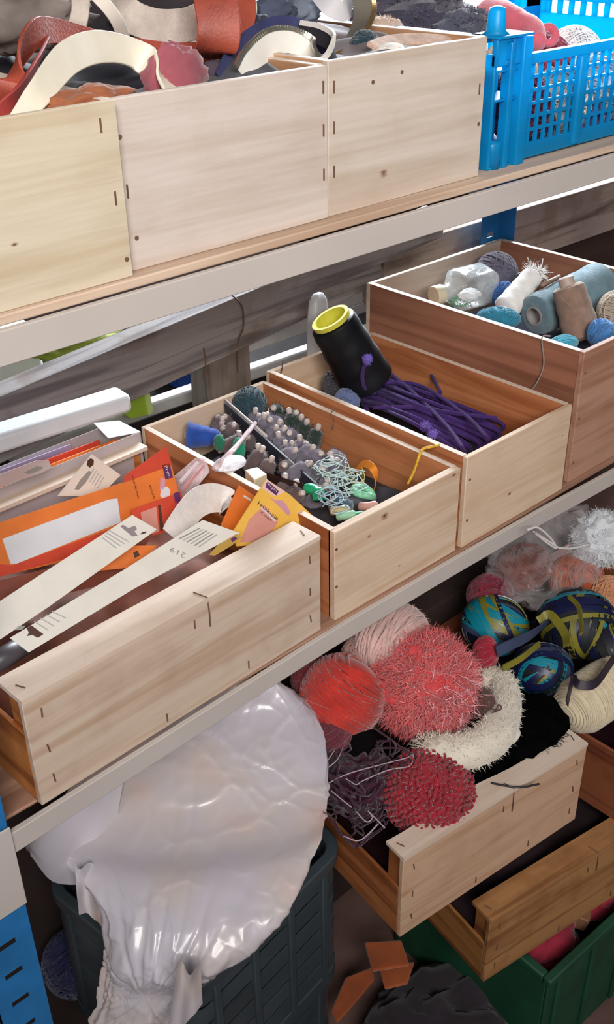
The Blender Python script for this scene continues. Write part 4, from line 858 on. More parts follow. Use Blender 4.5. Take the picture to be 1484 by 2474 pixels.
solo('hanging_thread', MB().tube(spline([at(1330, 812, z=1.12), at(1312, 812, z=1.121), at(1310, 830, x=1.3415), at(1314, 880, x=1.3405), at(1300, 920, x=1.339), at(1278, 950, x=1.336)], 8), .0012, 6), wool('grey_thread2', '#8a8078'), 'grey thread hanging over the reddish box side', 'thread', smooth=True)

# ------------------------------------------------------------------ behind the shelf: weathered pallet, white slats, beam
m_old = wood('weathered', '#a39b98', '#726b6c', 'x', contrast=.8, stains=.6, rough=.8); m_oldz = wood('weathered_block', '#7d746e', '#57504c', 'z', contrast=.8, stains=.5, rough=.8)
pal = thing('wooden_pallet', 'weathered grey pallet standing behind the middle shelf', 'pallet', (1.05, .60, 0))
def tilt_plank(x0, x1, z0l, z0r, h, y0, t): return MB().prism([(x0, y0, z0l), (x1, y0, z0r), (x1, y0, z0r+h), (x0, y0, z0l+h)], (0, -1, 0), t)
def zat(px, py, y): return at(px, py, y=y)
a, b = zat(0, 960, .56), zat(800, 622, .56)
sl_ = (b.z-a.z)/(b.x-a.x); zx = lambda x: a.z+sl_*(x-a.x)
part('plank', tilt_plank(.45, 1.62, zx(.45)-.055, zx(1.62)-.055, .055, .56, .05), m_old, pal, bev=.002)
part('plank', tilt_plank(.45, 1.58, zx(.45)-.115, zx(1.58)-.10, .052, .575, .02), m_old, pal, bev=.002)
e1, e2 = zat(500, 800, .57), zat(610, 800, .57)
part('block', MB().box((e1.x, .58, .86), (e2.x, .63, zx(e1.x)-.05)), m_oldz, pal, bev=.002)
part('block', MB().box((.50, .58, .0), (.58, .63, zx(.5)-.05)), m_oldz, pal, bev=.002); part('block', MB().box((1.5, .58, .0), (1.58, .63, zx(1.5)-.05)), m_oldz, pal, bev=.002)
part('plank', MB().box((.46, .565, .30), (1.62, .585, .38)), m_old, pal, bev=.002); part('block', MB().box((e1.x+.01, .58, .0), (e2.x-.01, .63, .86)), m_oldz, pal, bev=.002)
part('wire_tie', MB().tube(spline([zat(555, 708, .555), zat(585, 740, .552), zat(588, 790, .556), zat(575, 830, .575), zat(575, 900, .575)], 8), .0014, 6), m_staple, pal)
part('wire_tie', MB().tube(spline([zat(492, 840, .575), zat(497, 880, .575), zat(492, 915, .575)], 8), .0016, 6), m_staple, pal)
slt = thing('slatted_bench', 'white slatted board behind the pallet', 'bench', (1.2, .70, 0)); m_sw = plain('slat_white', '#aeacaa', rough=.5, var=.08)
for (pa, pb, h) in (((615, 795), (880, 700), .030), ((360, 905), (760, 770), .026), ((340, 985), (760, 840), .026)):
    p, q = zat(*pa, .70), zat(*pb, .70); d_ = q-p; p = p-d_*.6; q = q+d_*.9
    part('slat', MB().prism([p, q, q-Vector((0, 0, h)), p-Vector((0, 0, h))], (0, -1, 0), .03), m_sw, slt, bev=.004)
for x in (.62, 1.95): part('leg', MB().box((x, .73, 0), (x+.04, .77, 1.2)), m_sw, slt, bev=.003)
m_beam = wood('beam_wood', '#a8988c', '#74655c', 'x', contrast=.8, stains=.5, rough=.8)
p, q = zat(930, 606, .565), zat(1484, 440, .565)
bm_ = MB().prism([(p.x, .565, p.z), (q.x+.3, .565, q.z+.0), (q.x+.3, .565, q.z-.12), (p.x, .565, p.z-.12)], (0, -1, 0), .06); solo('timber_beam', bm_, m_beam, 'pale rough timber beam behind the blue rear post', 'beam', bev=.002)
m_db = wood('dark_board', '#4a3830', '#33251f', 'x', contrast=.8)
solo('dark_chest', MB().box((1.80, .80, 0), (2.9, 1.2, 1.34)), m_db, 'dark brown chest standing behind the tall reddish box', 'chest', bev=.004)
p = zat(430, 890, .86)
solo('dark_chest', MB().box((.85, .80, .0), (1.78, 1.2, p.z-.0495)), plain('pile_dark', '#241c1c', rough=.9, var=.4), 'dark chest behind the white slats', 'chest', bev=.004)
solo('orange_board', MB().prism([zat(800, 712, .78), zat(905, 665, .78), zat(910, 690, .78), zat(800, 735, .78)], (0, -1, 0), .01), P2('vermilion', '#b8522c'), 'orange board edge behind the white slats', 'board')
solo('blue_box', MB().box((p.x, .86, p.z-.049), (p.x+.11, .95, p.z+.018)), P2('cobalt', '#2b4f9c'), 'blue box glimpsed between white slats', 'box', bev=.002)
# lime folder and pale things left of the pallet
m_lime = P2('lime_card', '#9fc23a', rough=.4)
c = lean(.478, 1.05, -6, turn=20)
lf = thing('lime_folder', 'lime green folder standing behind the stapled crate', 'folder', c.P(340, 1012)); part('cover', MB().prism(c.poly([(305, 935), (342, 902), (362, 1000), (318, 1012), (300, 1000)]), c.n, .002), m_lime, lf)
part('spine', MB().prism(c.poly([(342, 902), (352, 906), (371, 992), (362, 1003)], .003), c.n, .006), P2('pale_lime', '#c9dc8c'), lf)
solo('bright_spot_box', MB().box((.66, .75, .95), (.80, .85, 1.115)), P2('bright_white', '#eef2ea', rough=.4), 'added white box for the bright spot behind pallet, far left', 'box', bev=.01)  # added white box, stands in for a bright spot of window light
solo('lime_cloth', blob_mb(zat(190, 828, .66), .05, (1.6, .6, .35), 4, .3, 3), plain('lime_cl', '#a9b648', rough=.8, var=.2), 'lime cloth lying on top of the pallet', 'cloth', smooth=True)
# ------------------------------------------------------------------ under the middle shelf: supports, and dark fillers for the shade
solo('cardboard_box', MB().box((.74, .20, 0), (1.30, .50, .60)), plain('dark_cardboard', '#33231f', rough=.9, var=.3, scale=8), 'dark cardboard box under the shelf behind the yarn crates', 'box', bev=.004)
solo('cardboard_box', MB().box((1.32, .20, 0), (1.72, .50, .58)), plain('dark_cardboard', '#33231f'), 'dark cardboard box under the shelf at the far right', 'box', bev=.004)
solo('cardboard_box', MB().box((.30, .30, 0), (.72, .50, .80)), plain('dark_cardboard', '#33231f'), 'added dark box making the shade behind the plastic bag', 'box', bev=.004)  # added dark box, fills the gap by the post with shade
solo('light_block_board', MB().box((.24, .528, 0), (1.74, .545, .835)), m_db, 'added dark board blocking window light behind the lower boxes', 'board')  # added unseen board, keeps back window light out from under the shelf
# green crate on the floor carrying the brown one
m_gp = plain('green_plastic_crate', '#154630', rough=.55, var=.25, scale=12)
gA = at(1330, 2362, z=.26)
gc = thing('plastic_crate', 'dark green plastic crate on the floor at the bottom right', 'crate', (gA.x, gA.y, 0), -.04)
GW, GD, GH, gt = .42, .34, .258, .006
for nm, a, b in (('front_side', (0, 0, .004), (GW, gt, GH-.012)), ('rear_side', (0, GD-gt, .004), (GW, GD, GH-.012)), ('left_side', (0, gt, .004), (gt, GD-gt, GH-.012)), ('right_side', (GW-gt, gt, .004), (GW, GD-gt, GH-.012)), ('crate_bottom', (gt, gt, 0), (GW-gt, GD-gt, .006))):
    part(nm, MB().box(a, b), m_gp, gc, world=False, bev=.002)
rim = MB()
for a, b in (((-.006, -.006), (GW+.006, .010)), ((-.006, GD-.010), (GW+.006, GD+.006)), ((-.006, .010), (.010, GD-.010)), ((GW-.010, .010), (GW+.006, GD-.010))): rim.box((a[0], a[1], GH-.016), (b[0], b[1], GH))
part('rim', rim, m_gp, gc, world=False, bev=.003)
for k in range(5): part('rib', MB().box((.02+k*.092, -.005, .01), (.032+k*.092, .001, GH-.016)), m_gp, gc, world=False, bev=.002)
gr = Matrix.Translation((gA.x, gA.y, 0)) @ Matrix.Rotation(-.04, 4, 'Z')
def inG(x, y, z): return gr @ Vector((x, y, z))
solo('red_cloth', blob_mb(inG(.09, .07, .20), .06, (1.0, .7, .5), 2, .3, 3), plain('crimson_cloth', '#8f1830', rough=.85, var=.25, sheen=.3), 'crimson cloth in the left corner of green crate', 'cloth', smooth=True)
solo('red_cloth', blob_mb(inG(.26, .06, .21), .055, (1.5, .6, .5), 3, .3, 3), plain('crimson_cloth2', '#a01c36', rough=.85, var=.25, sheen=.3), 'red cloth along the front rim of green crate', 'cloth', smooth=True)
solo('tan_box', MB().box((-.05, -.03, 0), (.05, .03, .03), Matrix.Translation(inG(.18, .09, .205)) @ Matrix.Rotation(.5, 4, 'Z') @ Matrix.Rotation(.2, 4, 'X')), P2('tan_board', '#8a6248', var=.2), 'tan cardboard packet between red cloths in green crate', 'packet', bev=.002)
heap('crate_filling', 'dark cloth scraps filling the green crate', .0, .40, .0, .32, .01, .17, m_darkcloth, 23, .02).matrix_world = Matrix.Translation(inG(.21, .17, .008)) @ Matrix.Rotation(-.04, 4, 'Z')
solo('black_cloth', blob_mb((.86, -.14, .05), .12, (1.3, .9, .45), 5, .3, 3), m_darkcloth, 'black cloth heaped on the floor below the yarn crates', 'cloth', smooth=True)
m_oc = plain('orange_felt', '#98481c', rough=.9, var=.25, scale=20, sheen=.3)
for i, (pts, z, lb) in enumerate((([(880, 2275), (970, 2270), (990, 2330), (900, 2345)], .16, 'orange felt piece lying below the yarn crate corner'), ([(915, 2330), (1002, 2322), (985, 2375), (930, 2388)], .12, 'orange felt piece in the middle of three'), ([(800, 2440), (835, 2360), (900, 2335), (905, 2365), (860, 2420), (815, 2470)], .08, 'long orange felt piece nearest the black crate'))):
    Pz = [at(x, y, z=z) for x, y in pts]; cx = sum((p for p in Pz), Vector())/len(Pz); mb = MB(); k = len(Pz); mb.prism(Pz, (0, 0, 1), .006)
    solo('felt_piece', mb, m_oc, lb, 'felt', bev=.003)
# black crates
m_bk = plain('black_plastic', '#363f44', rough=.42, var=.2, scale=10)
def rrect(w, d, r, n=6, ox=0, oy=0):
    out = []
    for cx, cy, a0 in ((w-r, r, -90), (w-r, d-r, 0), (r, d-r, 90), (r, r, 180)):
        for k in range(n+1):
            a = math.radians(a0+90*k/n); out.append((cx+r*math.cos(a)+ox, cy+r*math.sin(a)+oy))
    return out
def hoop(w, d, r, z0, z1, t):
    o = rrect(w, d, r); i = rrect(w-2*t, d-2*t, max(r-t, .002), ox=t, oy=t); n = len(o); mb = MB()
    vs = [(x, y, z0) for x, y in o]+[(x, y, z1) for x, y in o]+[(x, y, z0) for x, y in i]+[(x, y, z1) for x, y in i]; fs = []
    for k in range(n):
        j = (k+1) % n; fs += [(k, j, n+j, n+k), (2*n+j, 2*n+k, 3*n+k, 3*n+j), (n+k, n+j, 3*n+j, 3*n+k), (j, k, 2*n+k, 2*n+j)]
    return mb.add(vs, fs)
def black_crate(label, loc, rotz, w, d, h, group='black plastic crates'):
    o = thing('plastic_crate', label, 'crate', loc, rotz, group); R0 = .045
    part('rim', hoop(w, d, R0, h-.022, h, .018), m_bk, o, world=False, bev=.003)
    zs = np.linspace(.03, h-.05, 6)
    for z in zs: part('slat', hoop(w-.012, d-.012, R0-.006, z, z+.031, .004).xf(Matrix.Translation((.006, .006, 0))), m_bk, o, world=False)
    part('base_band', hoop(w-.008, d-.008, R0-.004, 0, .03, .008).xf(Matrix.Translation((.004, .004, 0))), m_bk, o, world=False, bev=.002)
    bo = MB(); pts = rrect(w-.02, d-.02, R0-.01, ox=.01, oy=.01); bo.prism([(x, y, .008) for x, y in pts], (0, 0, 1), .006); part('crate_bottom', bo, m_bk, o, world=False)
    for k in range(4):
        x = .05+(w-.112)*k/3; part('rib', MB().box((x, .001, .02), (x+.012, .012, h-.02)), m_bk, o, world=False, bev=.002); part('rib', MB().box((x, d-.012, .02), (x+.012, d-.001, h-.02)), m_bk, o, world=False, bev=.002)
    for k in range(3):
        y = .05+(d-.112)*k/2; part('rib', MB().box((.001, y, .02), (.012, y+.012, h-.02)), m_bk, o, world=False, bev=.002); part('rib', MB().box((w-.012, y, .02), (w-.001, y+.012, h-.02)), m_bk, o, world=False, bev=.002)
    return o
black_crate('black slatted plastic crate beneath the white plastic bag', (.42, -.095, .262), .13, .335, .30, .285)
black_crate('black plastic crate on the floor under the slatted crate', (.44, -.06, 0), .13, .335, .30, .258)
# navy yarn ball in the dark left corner
solo('grey_box', MB().box((.29, .09, 0), (.41, .28, .24)), plain('dark_cardboard', '#33231f'), 'dark box on the floor carrying the navy yarn ball', 'box', bev=.003)
pn = at(185, 2325, z=.30); yarn_ball('dark navy yarn ball in the shadow left of the bag', pn, .052, wool('navy_wool', '#20244e'), 71, n=80, yr=.0018)

# ------------------------------------------------------------------ white plastic bag on the black crate
EH = Vector((RT.x, RT.y, 0)).normalized(); EV = Vector((-EH.y, EH.x, 0))
BP0 = at(500, 1980, y=.0)
rows_ = [(1640, 540, 660, .23), (1690, 430, 722, .22), (1740, 330, 757, .20), (1800, 250, 772, .165), (1870, 190, 779, .125), (1940, 140, 778, .08), (2000, 130, 768, .035), (2060, 165, 748, .0), (2130, 222, 715, -.035), (2200, 246, 668, -.065), (2260, 250, 610, -.085), (2310, 248, 545, -.10), (2350, 244, 500, -.105), (2410, 234, 488, -.115), (2470, 222, 430, -.12), (2540, 212, 385, -.125)]
RS = spline([Vector((a*.001, l*.001, r*.001)) for a, l, r, o in rows_], 12); RO = spline([Vector((o, 0, 0)) for a, l, r, o in rows_], 12)
def bag_ring(v):
    q = lerp_(RS, v); return q.x*1000, q.y*1000, q.z*1000, lerp_(RO, v).x
def lerp_(S, u):
    t = u*(len(S)-1); i = min(int(t), len(S)-2); return S[i].lerp(S[i+1], t-i)
def bag_pt(u, v):
    row, l, r, off = bag_ring(v); p0 = BP0+EV*off
    L, Rr = onplane(l, row, p0, EV), onplane(r, row, p0, EV); C = (L+Rr)/2; a = (Rr-L).length/2; b = min(a*.62, .085)
    if v > .68: b *= 1-.55*(v-.68)/.32
    if v < .12: b *= .35+.65*v/.12
    th = 2*math.pi*u; c_, s_ = math.cos(th), math.sin(th)
    k = .2+.8*max(0, (v-.35)/.65)
    q = Vector((c_, s_, v*1.2))
    fold = k*.014*noise.noise(Vector((u*13+noise.noise(q)*.8, v*1.3, 3.3))) + .012*noise.noise(Vector((c_*1.3, s_*1.3, v*2.6+8.1))) - .005*abs(noise.noise(Vector((u*20+v*5, v*3.0, 9.7))))
    k2 = 1+fold/max(a, .05)
    P_ = Vector((C.x, C.y, C.z)) + EH*c_*a*k2 + EV*s_*b*k2
    # crinkled film: sharp creases along cell borders, longer ones running to the gathered neck
    nrm = (EH*c_*b + EV*s_*a).normalized(); w1 = P_*13 + Vector((noise.noise(P_*9), noise.noise(P_*9+Vector((5, 0, 0))), 0))*1.2
    d = noise.voronoi(Vector((w1.x, w1.y, w1.z*.55)))[0]; e1 = d[1]-d[0]
    w2 = P_*34 + Vector((noise.noise(P_*15), 0, noise.noise(P_*15+Vector((0, 7, 0)))))*1.0
    d = noise.voronoi(Vector((w2.x, w2.y, w2.z*.45)))[0]; e2 = d[1]-d[0]
    neck = onplane(345, 2430, BP0+EV*-.15, EV); rel = P_-neck; ang = math.atan2(rel.z, rel.dot(EH)); dist = rel.length
    rad_ = abs(noise.noise(Vector((ang*4.0, 2.7, dist*2.5))))
    am = max(0, noise.noise(P_*7+Vector((3, 1, 4)))+.35)
    disp = .0038*math.exp(-(e1/.13)**2) + .0026*am*math.exp(-(e2/.16)**2) - .0065*math.exp(-(rad_/.09)**2)*min(1, dist/.12)*max(.25, 1-dist/.4)
    return P_ + nrm*disp
bagm = MB().grid(bag_pt, 300, 200, True)
bagm.f.append(tuple(range(299, -1, -1))); bagm.mi.append(0)
m_bag, nt, bs = newmat('white_bag_plastic'); MATS['white_bag_plastic'] = m_bag
bs.inputs['Base Color'].default_value = lin('#d6d0d6'); bs.inputs['Roughness'].default_value = .36; bs.inputs['Coat Weight'].default_value = .35; bs.inputs['Coat Roughness'].default_value = .12
bs.inputs['Subsurface Weight'].default_value = .0
tc, mp = coords(nt, rand=False); nz = N(nt, 'ShaderNodeTexNoise'); nz.noise_type = 'RIDGED_MULTIFRACTAL'; nz.inputs['Scale'].default_value = 7; nz.inputs['Detail'].default_value = 3; nz.inputs['Distortion'].default_value = .6
nt.links.new(mp.outputs[0], nz.inputs['Vector']); bp = N(nt, 'ShaderNodeBump'); bp.inputs['Strength'].default_value = .2; bp.inputs['Distance'].default_value = .003; nt.links.new(nz.outputs['Fac'], bp.inputs['Height']); nt.links.new(bp.outputs[0], bs.inputs['Normal'])
n3 = N(nt, 'ShaderNodeTexNoise'); n3.inputs['Scale'].default_value = 6; nt.links.new(mp.outputs[0], n3.inputs['Vector'])
r = ramp(nt, n3.outputs['Fac'], [(.4, lin('#c0bac2')), (.55, lin('#c4b9b6')), (.66, lin('#ccaea8'))]); nt.links.new(r.outputs[0], bs.inputs['Base Color'])
bag = thing('plastic_bag', 'bulging white plastic bag resting on black crate', 'bag', (BP0.x, BP0.y, .55))
part('bag_body', bagm, m_bag, bag, smooth=True)
# second fold of the bag mouth on the left and the knotted ear
def lerp_(S, u):
    t = u*(len(S)-1); i = min(int(t), len(S)-2); return S[i].lerp(S[i+1], t-i)
def sheet(pts_top, pts_bot, y0, y1, amp, seed, nu=40, nv=24):
    T = spline([at(x, y, y=y0) for x, y in pts_top], 12); B = spline([at(x, y, y=y1) for x, y in pts_bot], 12)
    def fn(u, v):
        a = lerp_(T, u); b = lerp_(B, u); p = a.lerp(b, v); q = amp*noise.noise(Vector((u*2.5+seed, v*1.5, seed)))
        return p + EV*q + Vector((0, 0, q*.3))
    return MB().grid(fn, nu, nv)
part('bag_fold', sheet([(60, 2040), (130, 1975), (230, 1915), (300, 1880)], [(75, 2062), (135, 2120), (190, 2140), (260, 2110)], .14, .10, .018, 3), m_bag, bag, smooth=True)
part('bag_fold', sheet([(180, 2085), (215, 2090), (255, 2110)], [(190, 2215), (222, 2225), (252, 2250)], .08, .06, .012, 5, 24, 18), m_bag, bag, smooth=True)
part('bag_fold', sheet([(430, 2330), (455, 2345), (484, 2335)], [(400, 2520), (450, 2470), (490, 2420)], -.13, -.12, .010, 6, 24, 18), m_bag, bag, smooth=True)

# ------------------------------------------------------------------ yarn in the red crate and around it
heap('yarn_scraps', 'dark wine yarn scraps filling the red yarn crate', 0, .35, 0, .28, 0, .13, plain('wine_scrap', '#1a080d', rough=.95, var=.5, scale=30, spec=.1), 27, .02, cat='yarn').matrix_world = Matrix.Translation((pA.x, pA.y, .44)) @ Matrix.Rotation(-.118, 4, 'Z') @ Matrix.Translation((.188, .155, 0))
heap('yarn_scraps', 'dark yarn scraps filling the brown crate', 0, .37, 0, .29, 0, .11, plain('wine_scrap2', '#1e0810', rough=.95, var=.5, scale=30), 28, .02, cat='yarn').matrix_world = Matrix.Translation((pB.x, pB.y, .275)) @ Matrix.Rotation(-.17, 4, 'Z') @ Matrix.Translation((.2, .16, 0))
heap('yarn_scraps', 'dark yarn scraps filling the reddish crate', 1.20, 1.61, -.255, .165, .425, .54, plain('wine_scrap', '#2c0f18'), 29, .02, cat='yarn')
def B_(px, py, z, rpx): p = at(px, py, z=z); return p, msize(rpx, p)
# fluffy coral ball
p, r = B_(1020, 1650, .68, 126); m_pf1 = plain('coral_fluff', '#dc6262', rough=.8, var=.18, scale=30, sheen=.6); m_pf2 = plain('coral_core', '#c83e42', rough=.9, var=.25, scale=20)
fb = thing('fluffy_yarn', 'fluffy coral pink eyelash yarn ball on the crate', 'yarn ball', (p.x, p.y, p.z-r)); sq = (1.0, 1.0, .95)
part('core', blob_mb(p, r*.9, sq, 4, .3, 2.0), m_pf2, fb, smooth=True)
part('fluff', fuzz_mb(p, r, sq, 16000, .026, .0007, 11, rad=.45), m_pf1, fb)['kind'] = 'stuff'
part('fluff', fuzz_mb(p+Vector((.0, -.02, .0)), r*.95, (.9, .9, .9), 1500, .036, .0006, 12, rad=.4), plain('pale_fluff', '#f0b4ba', rough=.6, var=.1), fb)['kind'] = 'stuff'
# red orange ball
p, r = B_(828, 1680, .69, 100)
o = yarn_ball('bright red orange mohair yarn ball left of coral fluff', p, r, plain('scarlet_wool', '#b8281a', rough=.9, var=.25, scale=30, sheen=.4), 81, n=130, yr=.0022, axes=3)
p, r = B_(760, 1640, .69, 55); yarn_ball('dark red yarn ball at the left behind plastic bag', p, r, wool('dark_red', '#6a1420'), 82, n=60, yr=.002)
p, r = B_(800, 1770, .66, 50); yarn_ball('dusky rose yarn ball below the red orange ball', p, r, wool('dusky_rose', '#6a2834'), 83, n=50, yr=.002)
# pale pink soft ball
p, r = B_(945, 1535, .725, 88)
so_ = thing('soft_yarn', 'pale blush mohair yarn ball just under the shelf', 'yarn ball', (p.x, p.y, p.z-r*.7)); mbh = plain('blush_wool', '#cba69e', rough=.95, var=.12, scale=40, sheen=.6)
part('core', yarn_ball_mb(p, r, .003, 60, (1.15, 1, .72), .3, 84, axes=2), mbh, so_, smooth=True); part('fluff', fuzz_mb(p, r, (1.15, 1, .72), 2500, .012, .0005, 13), mbh, so_)['kind'] = 'stuff'
p, r = B_(880, 1580, .70, 55); yarn_ball('rose grey yarn ball under the pale blush ball', p, r, wool('rose_grey', '#a8807a'), 85, n=50, yr=.002)
# cream knit crescent
m_ck = plain('cream_wool', '#ddd3c2', rough=.95, var=.1, scale=50, bump=.7, bscale=350, sheen=.5)
pts = [(1165, 1640), (1205, 1640), (1222, 1680), (1212, 1740), (1180, 1790), (1120, 1815), (1060, 1815), (1030, 1800)]
Q = spline([at(x, y, z=.64) for x, y in pts], 10); kn = thing('cream_knit', 'cream fleece crescent curled around the coral fluff', 'wool', (Q[20].x, Q[20].y, .6))
rad = [float(np.interp(i/(len(Q)-1), [0, .15, .5, .85, 1], [.015, .021, .030, .030, .018])) for i in range(len(Q))]
mbk = MB().tube(Q, rad, 16, flat=.85); part('body', mbk, m_ck, kn, smooth=True)
fz = MB()
for i in range(0, len(Q), 2): fuzz_mb(Q[i], rad[i], (1, 1, .9), 160, .012, .0006, i, fz)
part('fuzz', fz, m_ck, kn)['kind'] = 'stuff'
qc = at(1238, 1772, z=.625); part('curl', MB().tube(spline([at(1205, 1790, z=.63), at(1235, 1793, z=.63), at(1252, 1772, z=.632), at(1240, 1755, z=.634), at(1228, 1768, z=.632)], 8), .004, 8), m_ck, kn, smooth=True)
p, r = B_(1165, 1700, .655, 34); yarn_ball('brown wool tuft lying on the cream fleece', p, r, wool('brown_tuft', '#5a3a34'), 86, n=40, sq=(.9, .9, 1.1), tail=[p, at(1195, 1715, z=.67), at(1205, 1703, z=.672), at(1212, 1712, z=.672), at(1190, 1722, z=.67)])
# crimson boucle ball
p, r = B_(1035, 1915, .60, 108); bb = MB()
def bou(u, v):
    a = 2*math.pi*u; b = math.pi*(v-.5); d = Vector((math.cos(b)*math.cos(a), math.cos(b)*math.sin(a), math.sin(b)))
    k = 1 + .10*noise.noise(d*2.2) + .085*abs(noise.noise(d*11)) + .05*noise.noise(d*19); return p + Vector((d.x, d.y, d.z*.9))*r*.95*k
bb.grid(bou, 150, 100, True); R = random.Random(5)
for i in range(700):
    z_ = 1-2*(i+.5)/700; t_ = GOLD*i; s_ = math.sqrt(1-z_*z_); d = Vector((s_*math.cos(t_), s_*math.sin(t_), z_*.9)); q = p+d*r*R.uniform(.98, 1.04); e = Vector((R.gauss(0, 1), R.gauss(0, 1), R.gauss(0, 1))).normalized()
    bb.tube(spline([q-e*.004, q+d*.002, q+e*.004], 3), .0020, 5)
solo('boucle_yarn', bb, plain('crimson_boucle', '#960f24', rough=.9, var=.25, scale=50, sheen=.4), 'crimson boucle yarn ball at the front of the crate', 'yarn ball', smooth=True)
p, r = B_(1172, 1580, .665, 36); yarn_ball('small crimson chenille tuft between coral fluff and ribbon ball', p, r, wool('crim2', '#a01a30'), 87, n=40, yr=.003, sq=(.8, .8, 1.3))
# purple tangle and pale loose threads
p, r = B_(862, 1890, .60, 98); pt = thing('purple_yarn', 'dark plum tangled yarn left of the crimson ball', 'yarn', (p.x, p.y, p.z-r*.7)); m_pl = wool('plum_yarn', '#3a0f28')
part('core', blob_mb(p, r*.85, (1, 1, .8), 6, .25, 3), m_pl, pt, smooth=True); part('strands', tangle_mb(p, (r*.9, r*.9, r*.75), 70, .0016, 9, .02, 12), m_pl, pt, smooth=True)['kind'] = 'stuff'
m_pw = wool('pale_lilac_thread', '#b39daa', .1)
for k, L_ in enumerate(([(770, 1905), (840, 1870), (930, 1845), (985, 1830), (998, 1822), (990, 1850), (940, 1860), (880, 1885), (860, 1895), (835, 1880)], [(790, 1840), (815, 1805), (830, 1800), (815, 1835), (785, 1860)], [(800, 1910), (830, 1935), (850, 1950)], [(860, 1960), (885, 1985), (900, 1975), (890, 1960), (930, 2000)], [(830, 2020), (870, 2030), (915, 1990)])):
    part('loose_thread', MB().tube(spline([at(x, y, z=.655) for x, y in L_], 8), .0010, 5), m_pw, pt, smooth=True, label='pale lilac loose thread')
p, r = B_(865, 1790, .64, 42); yarn_ball('black yarn ball between plum tangle and coral fluff', p, r, plain('black_wool', '#0a070a', rough=1, spec=.1), 88, n=40, yr=.002)
# black fuzzy wool
p, r = B_(1265, 1775, .58, 105); solo('black_wool', fuzz_mb(p, r, (1.1, 1, .8), 4000, .014, .0006, 15, blob_mb(p, r, (1.1, 1, .8), 7, .2, 2.5)), plain('jet_wool', '#040305', rough=1, spec=.05, var=.3), 'black fuzzy wool ball at the right end of the crate', 'wool')
p, r = B_(1165, 1870, .575, 70); solo('black_wool', fuzz_mb(p, r, (1.3, .8, .7), 2000, .012, .0006, 16, blob_mb(p, r, (1.3, .8, .7), 8, .2, 2.5)), plain('jet_wool', '#040305', rough=1, spec=.05, var=.3), 'black wool strand heap right of the crimson ball', 'wool')
solo('black_string', MB().tube(spline([at(1188, 1892, z=.604), at(1225, 1899, z=.606), at(1260, 1902, z=.606), at(1303, 1894, z=.604)], 8), .0016, 6), P2('string_black', '#23262c'), 'black string lying across the crate rail', 'string', smooth=True)
# ribbon yarn balls
RB = [P2('rib_teal', '#127f92', rough=.35, coat=.3), P2('rib_navy', '#141a42', rough=.4), P2('rib_olive', '#7a7426', rough=.5, var=.2), P2('rib_slate', '#3c4560', rough=.5), P2('rib_dark', '#15181c', rough=.6)]
def ribbon_ball(label, c, r, seed, weights, n=34, w=.010, sq=(1, 1, .85), tails=()):
    R = random.Random(seed); mb = MB(); c = Vector(c); mb.cur = 4; blob_mb(c, r*.93, sq, seed, .03, 2, mb=mb)
    A = [Vector((R.gauss(0, 1), R.gauss(0, 1), R.gauss(0, 1))).normalized() for _ in range(4)]
    for i in range(n):
        mb.cur = R.choices(range(5), weights)[0]; a = (A[i*4//n]+Vector((R.gauss(0, .1), R.gauss(0, .1), R.gauss(0, .1)))).normalized(); d = R.uniform(-.6, .6)*r; rr = r*(.96+.06*i/n); rc = math.sqrt(rr*rr-d*d); u = a.orthogonal().normalized(); v = a.cross(u)
        pts = []; ws = []
        for k in range(33):
            t = 2*math.pi*k/32; e = a*d+(u*math.cos(t)+v*math.sin(t))*rc; pts.append(c+Vector((e.x*sq[0], e.y*sq[1], e.z*sq[2])))
            ws.append((a - e.normalized()*a.dot(e.normalized())))
        mb.ribbon(pts, w*R.uniform(.6, 1.3), .0015, ws)
    for (P_, mi, tw) in tails:
        mb.cur = mi; S = spline(P_, 8); mb.ribbon(S, tw, .002, UP.lerp(EH, .4))
    return solo('ribbon_yarn', mb, RB, label, 'yarn ball', 'ribbon yarn balls')
p, r = B_(1195, 1510, .645, 82); ribbon_ball('teal, navy and olive ribbon yarn ball behind coral fluff', p, r, 5, [5, 3, 3, 2, .5], tails=[([at(1200, 1575, z=.69), at(1240, 1555, z=.695), at(1290, 1530, z=.695), at(1330, 1495, z=.69)], 3, .02), ([at(1215, 1615, z=.675), at(1260, 1590, z=.68), at(1305, 1555, z=.69)], 2, .012)])
p, r = B_(1312, 1618, .615, 72); ribbon_ball('navy and turquoise ribbon yarn ball above the black wool', p, r, 8, [4, 5, .5, 3, 2])
p, r = B_(1395, 1505, .64, 95); ribbon_ball('dark navy and olive ribbon yarn ball at the right edge', p, r, 12, [.4, 5, 1.5, .5, 4], tails=[([at(1300, 1500, z=.70), at(1330, 1485, z=.71), at(1365, 1530, z=.705), at(1370, 1560, z=.70)], 2, .014), ([at(1375, 1440, z=.72), at(1400, 1470, z=.725), at(1405, 1530, z=.72)], 2, .008)])
p, r = B_(1480, 1560, .62, 80); ribbon_ball('black and violet ribbon yarn ball cut by the photo edge', p, r, 14, [.4, 3, .3, .5, 6])
p, r = B_(1185, 1440, .66, 55); yarn_ball('dark raspberry yarn ball in shadow behind the ribbon balls', p, r, wool('raspberry', '#7a1830'), 89, n=50, yr=.002)
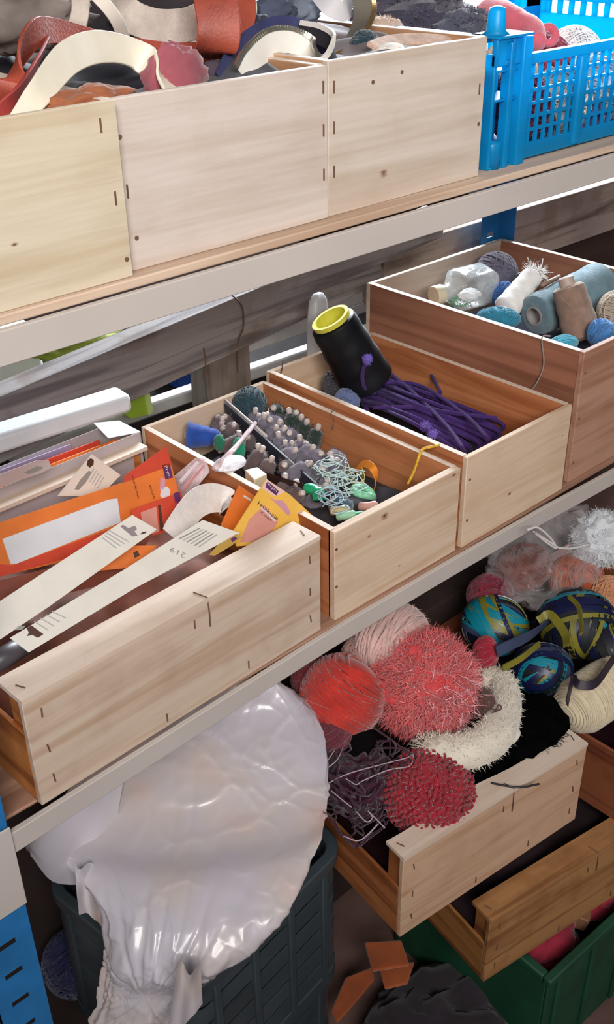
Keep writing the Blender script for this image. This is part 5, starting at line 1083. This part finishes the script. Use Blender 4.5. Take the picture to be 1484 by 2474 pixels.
# cream skein
a, b = at(1372, 1725, z=.60), at(1500, 1640, z=.60); d = (b-a); sk = MB(); R = random.Random(4)
M = frame(a-d*.05, d); Ls = d.length*1.25
sk.lathe([(.012, 0), (.034, .012), (.045, .035), (.046, Ls*.6), (.04, Ls-.01), (.014, Ls)], M, 32)
for i in range(60):
    t = (i+.5)/60; rr = float(np.interp(t*Ls, [0, .012, .035, Ls*.6, Ls-.01, Ls], [.014, .035, .046, .047, .041, .016])); tl = R.gauss(0, .12)
    sk.tube([M @ Vector((rr*math.cos(q), rr*math.sin(q), t*Ls+tl*.02*math.cos(q))) for q in [k*2*math.pi/30 for k in range(30)]], .0016, 4, closed=True)
solo('cream_skein', sk, wool('cream_skein_wool', '#d9caac', .1), 'cream wound yarn skein on the reddish crate', 'yarn skein', smooth=True)
solo('dark_ribbon', MB().ribbon(spline([at(1370, 1700, z=.66), at(1385, 1640, z=.675), at(1400, 1655, z=.672), at(1440, 1650, z=.67), at(1484, 1590, z=.67)], 8), .014, .002, UP), P2('rib_darkplum', '#2c2230', rough=.5), 'dark ribbon end looped over the cream skein', 'ribbon')
# orange balls in a clear bag
m_or = wool('terracotta', '#a34a24'); m_or2 = wool('terracotta_dark', '#6e2c18')
p1, r1 = B_(1392, 1395, .665, 62); yarn_ball('terracotta orange yarn ball in the clear bag, brighter one', p1, r1, m_or, 91, n=110, yr=.0016, sq=(1.1, 1, .85), axes=3)
p2, r2 = B_(1265, 1370, .675, 62); yarn_ball('brownish terracotta yarn ball deep inside the clear bag', p2, r2, m_or2, 92, n=80, yr=.0018, sq=(1.3, 1, .8))
p3, r3 = B_(1465, 1440, .65, 50); yarn_ball('apricot yarn ball under the cotton wadding', p3, r3, wool('apricot_wool', '#c98a62'), 93, n=60)
p4, r4 = B_(1455, 1300, .73, 70); solo('cotton_wadding', fuzz_mb(p4, r4, (1.1, 1, .9), 3500, .014, .0006, 21, blob_mb(p4, r4, (1.1, 1, .9), 9, .25, 2.5)), wool('wadding', '#d5d8dc', .05), 'white cotton wadding beside the clear bag', 'wadding')
m_film = clear('bag_film', '#e6dede', .05, .12)
film = MB(); pc_ = p1.lerp(p2, .5)+Vector((0, .01, .03)); film = blob_mb(pc_, .115, (1.15, .75, .75), 14, .22, 3.2, 70, 44)
fo = solo('clear_bag', film, m_film, 'clear plastic bag around the terracotta yarn balls', 'bag', smooth=True)
tie = at(1285, 1285, z=.76)
solo('bag_string', MB().tube(spline([at(1275, 1280, y=-.02), at(1300, 1275, y=-.02), at(1330, 1300, y=-.02), at(1345, 1325, y=-.02), at(1320, 1310, y=-.02), at(1290, 1285, y=-.02)], 8) + spline([at(1345, 1323, y=-.02), at(1380, 1325, y=-.02), at(1425, 1315, y=-.02)], 8)[1:], .0018, 6), wool('white_string', '#d8d0cc', .05), 'white string loop tied around the clear bag', 'string', smooth=True)
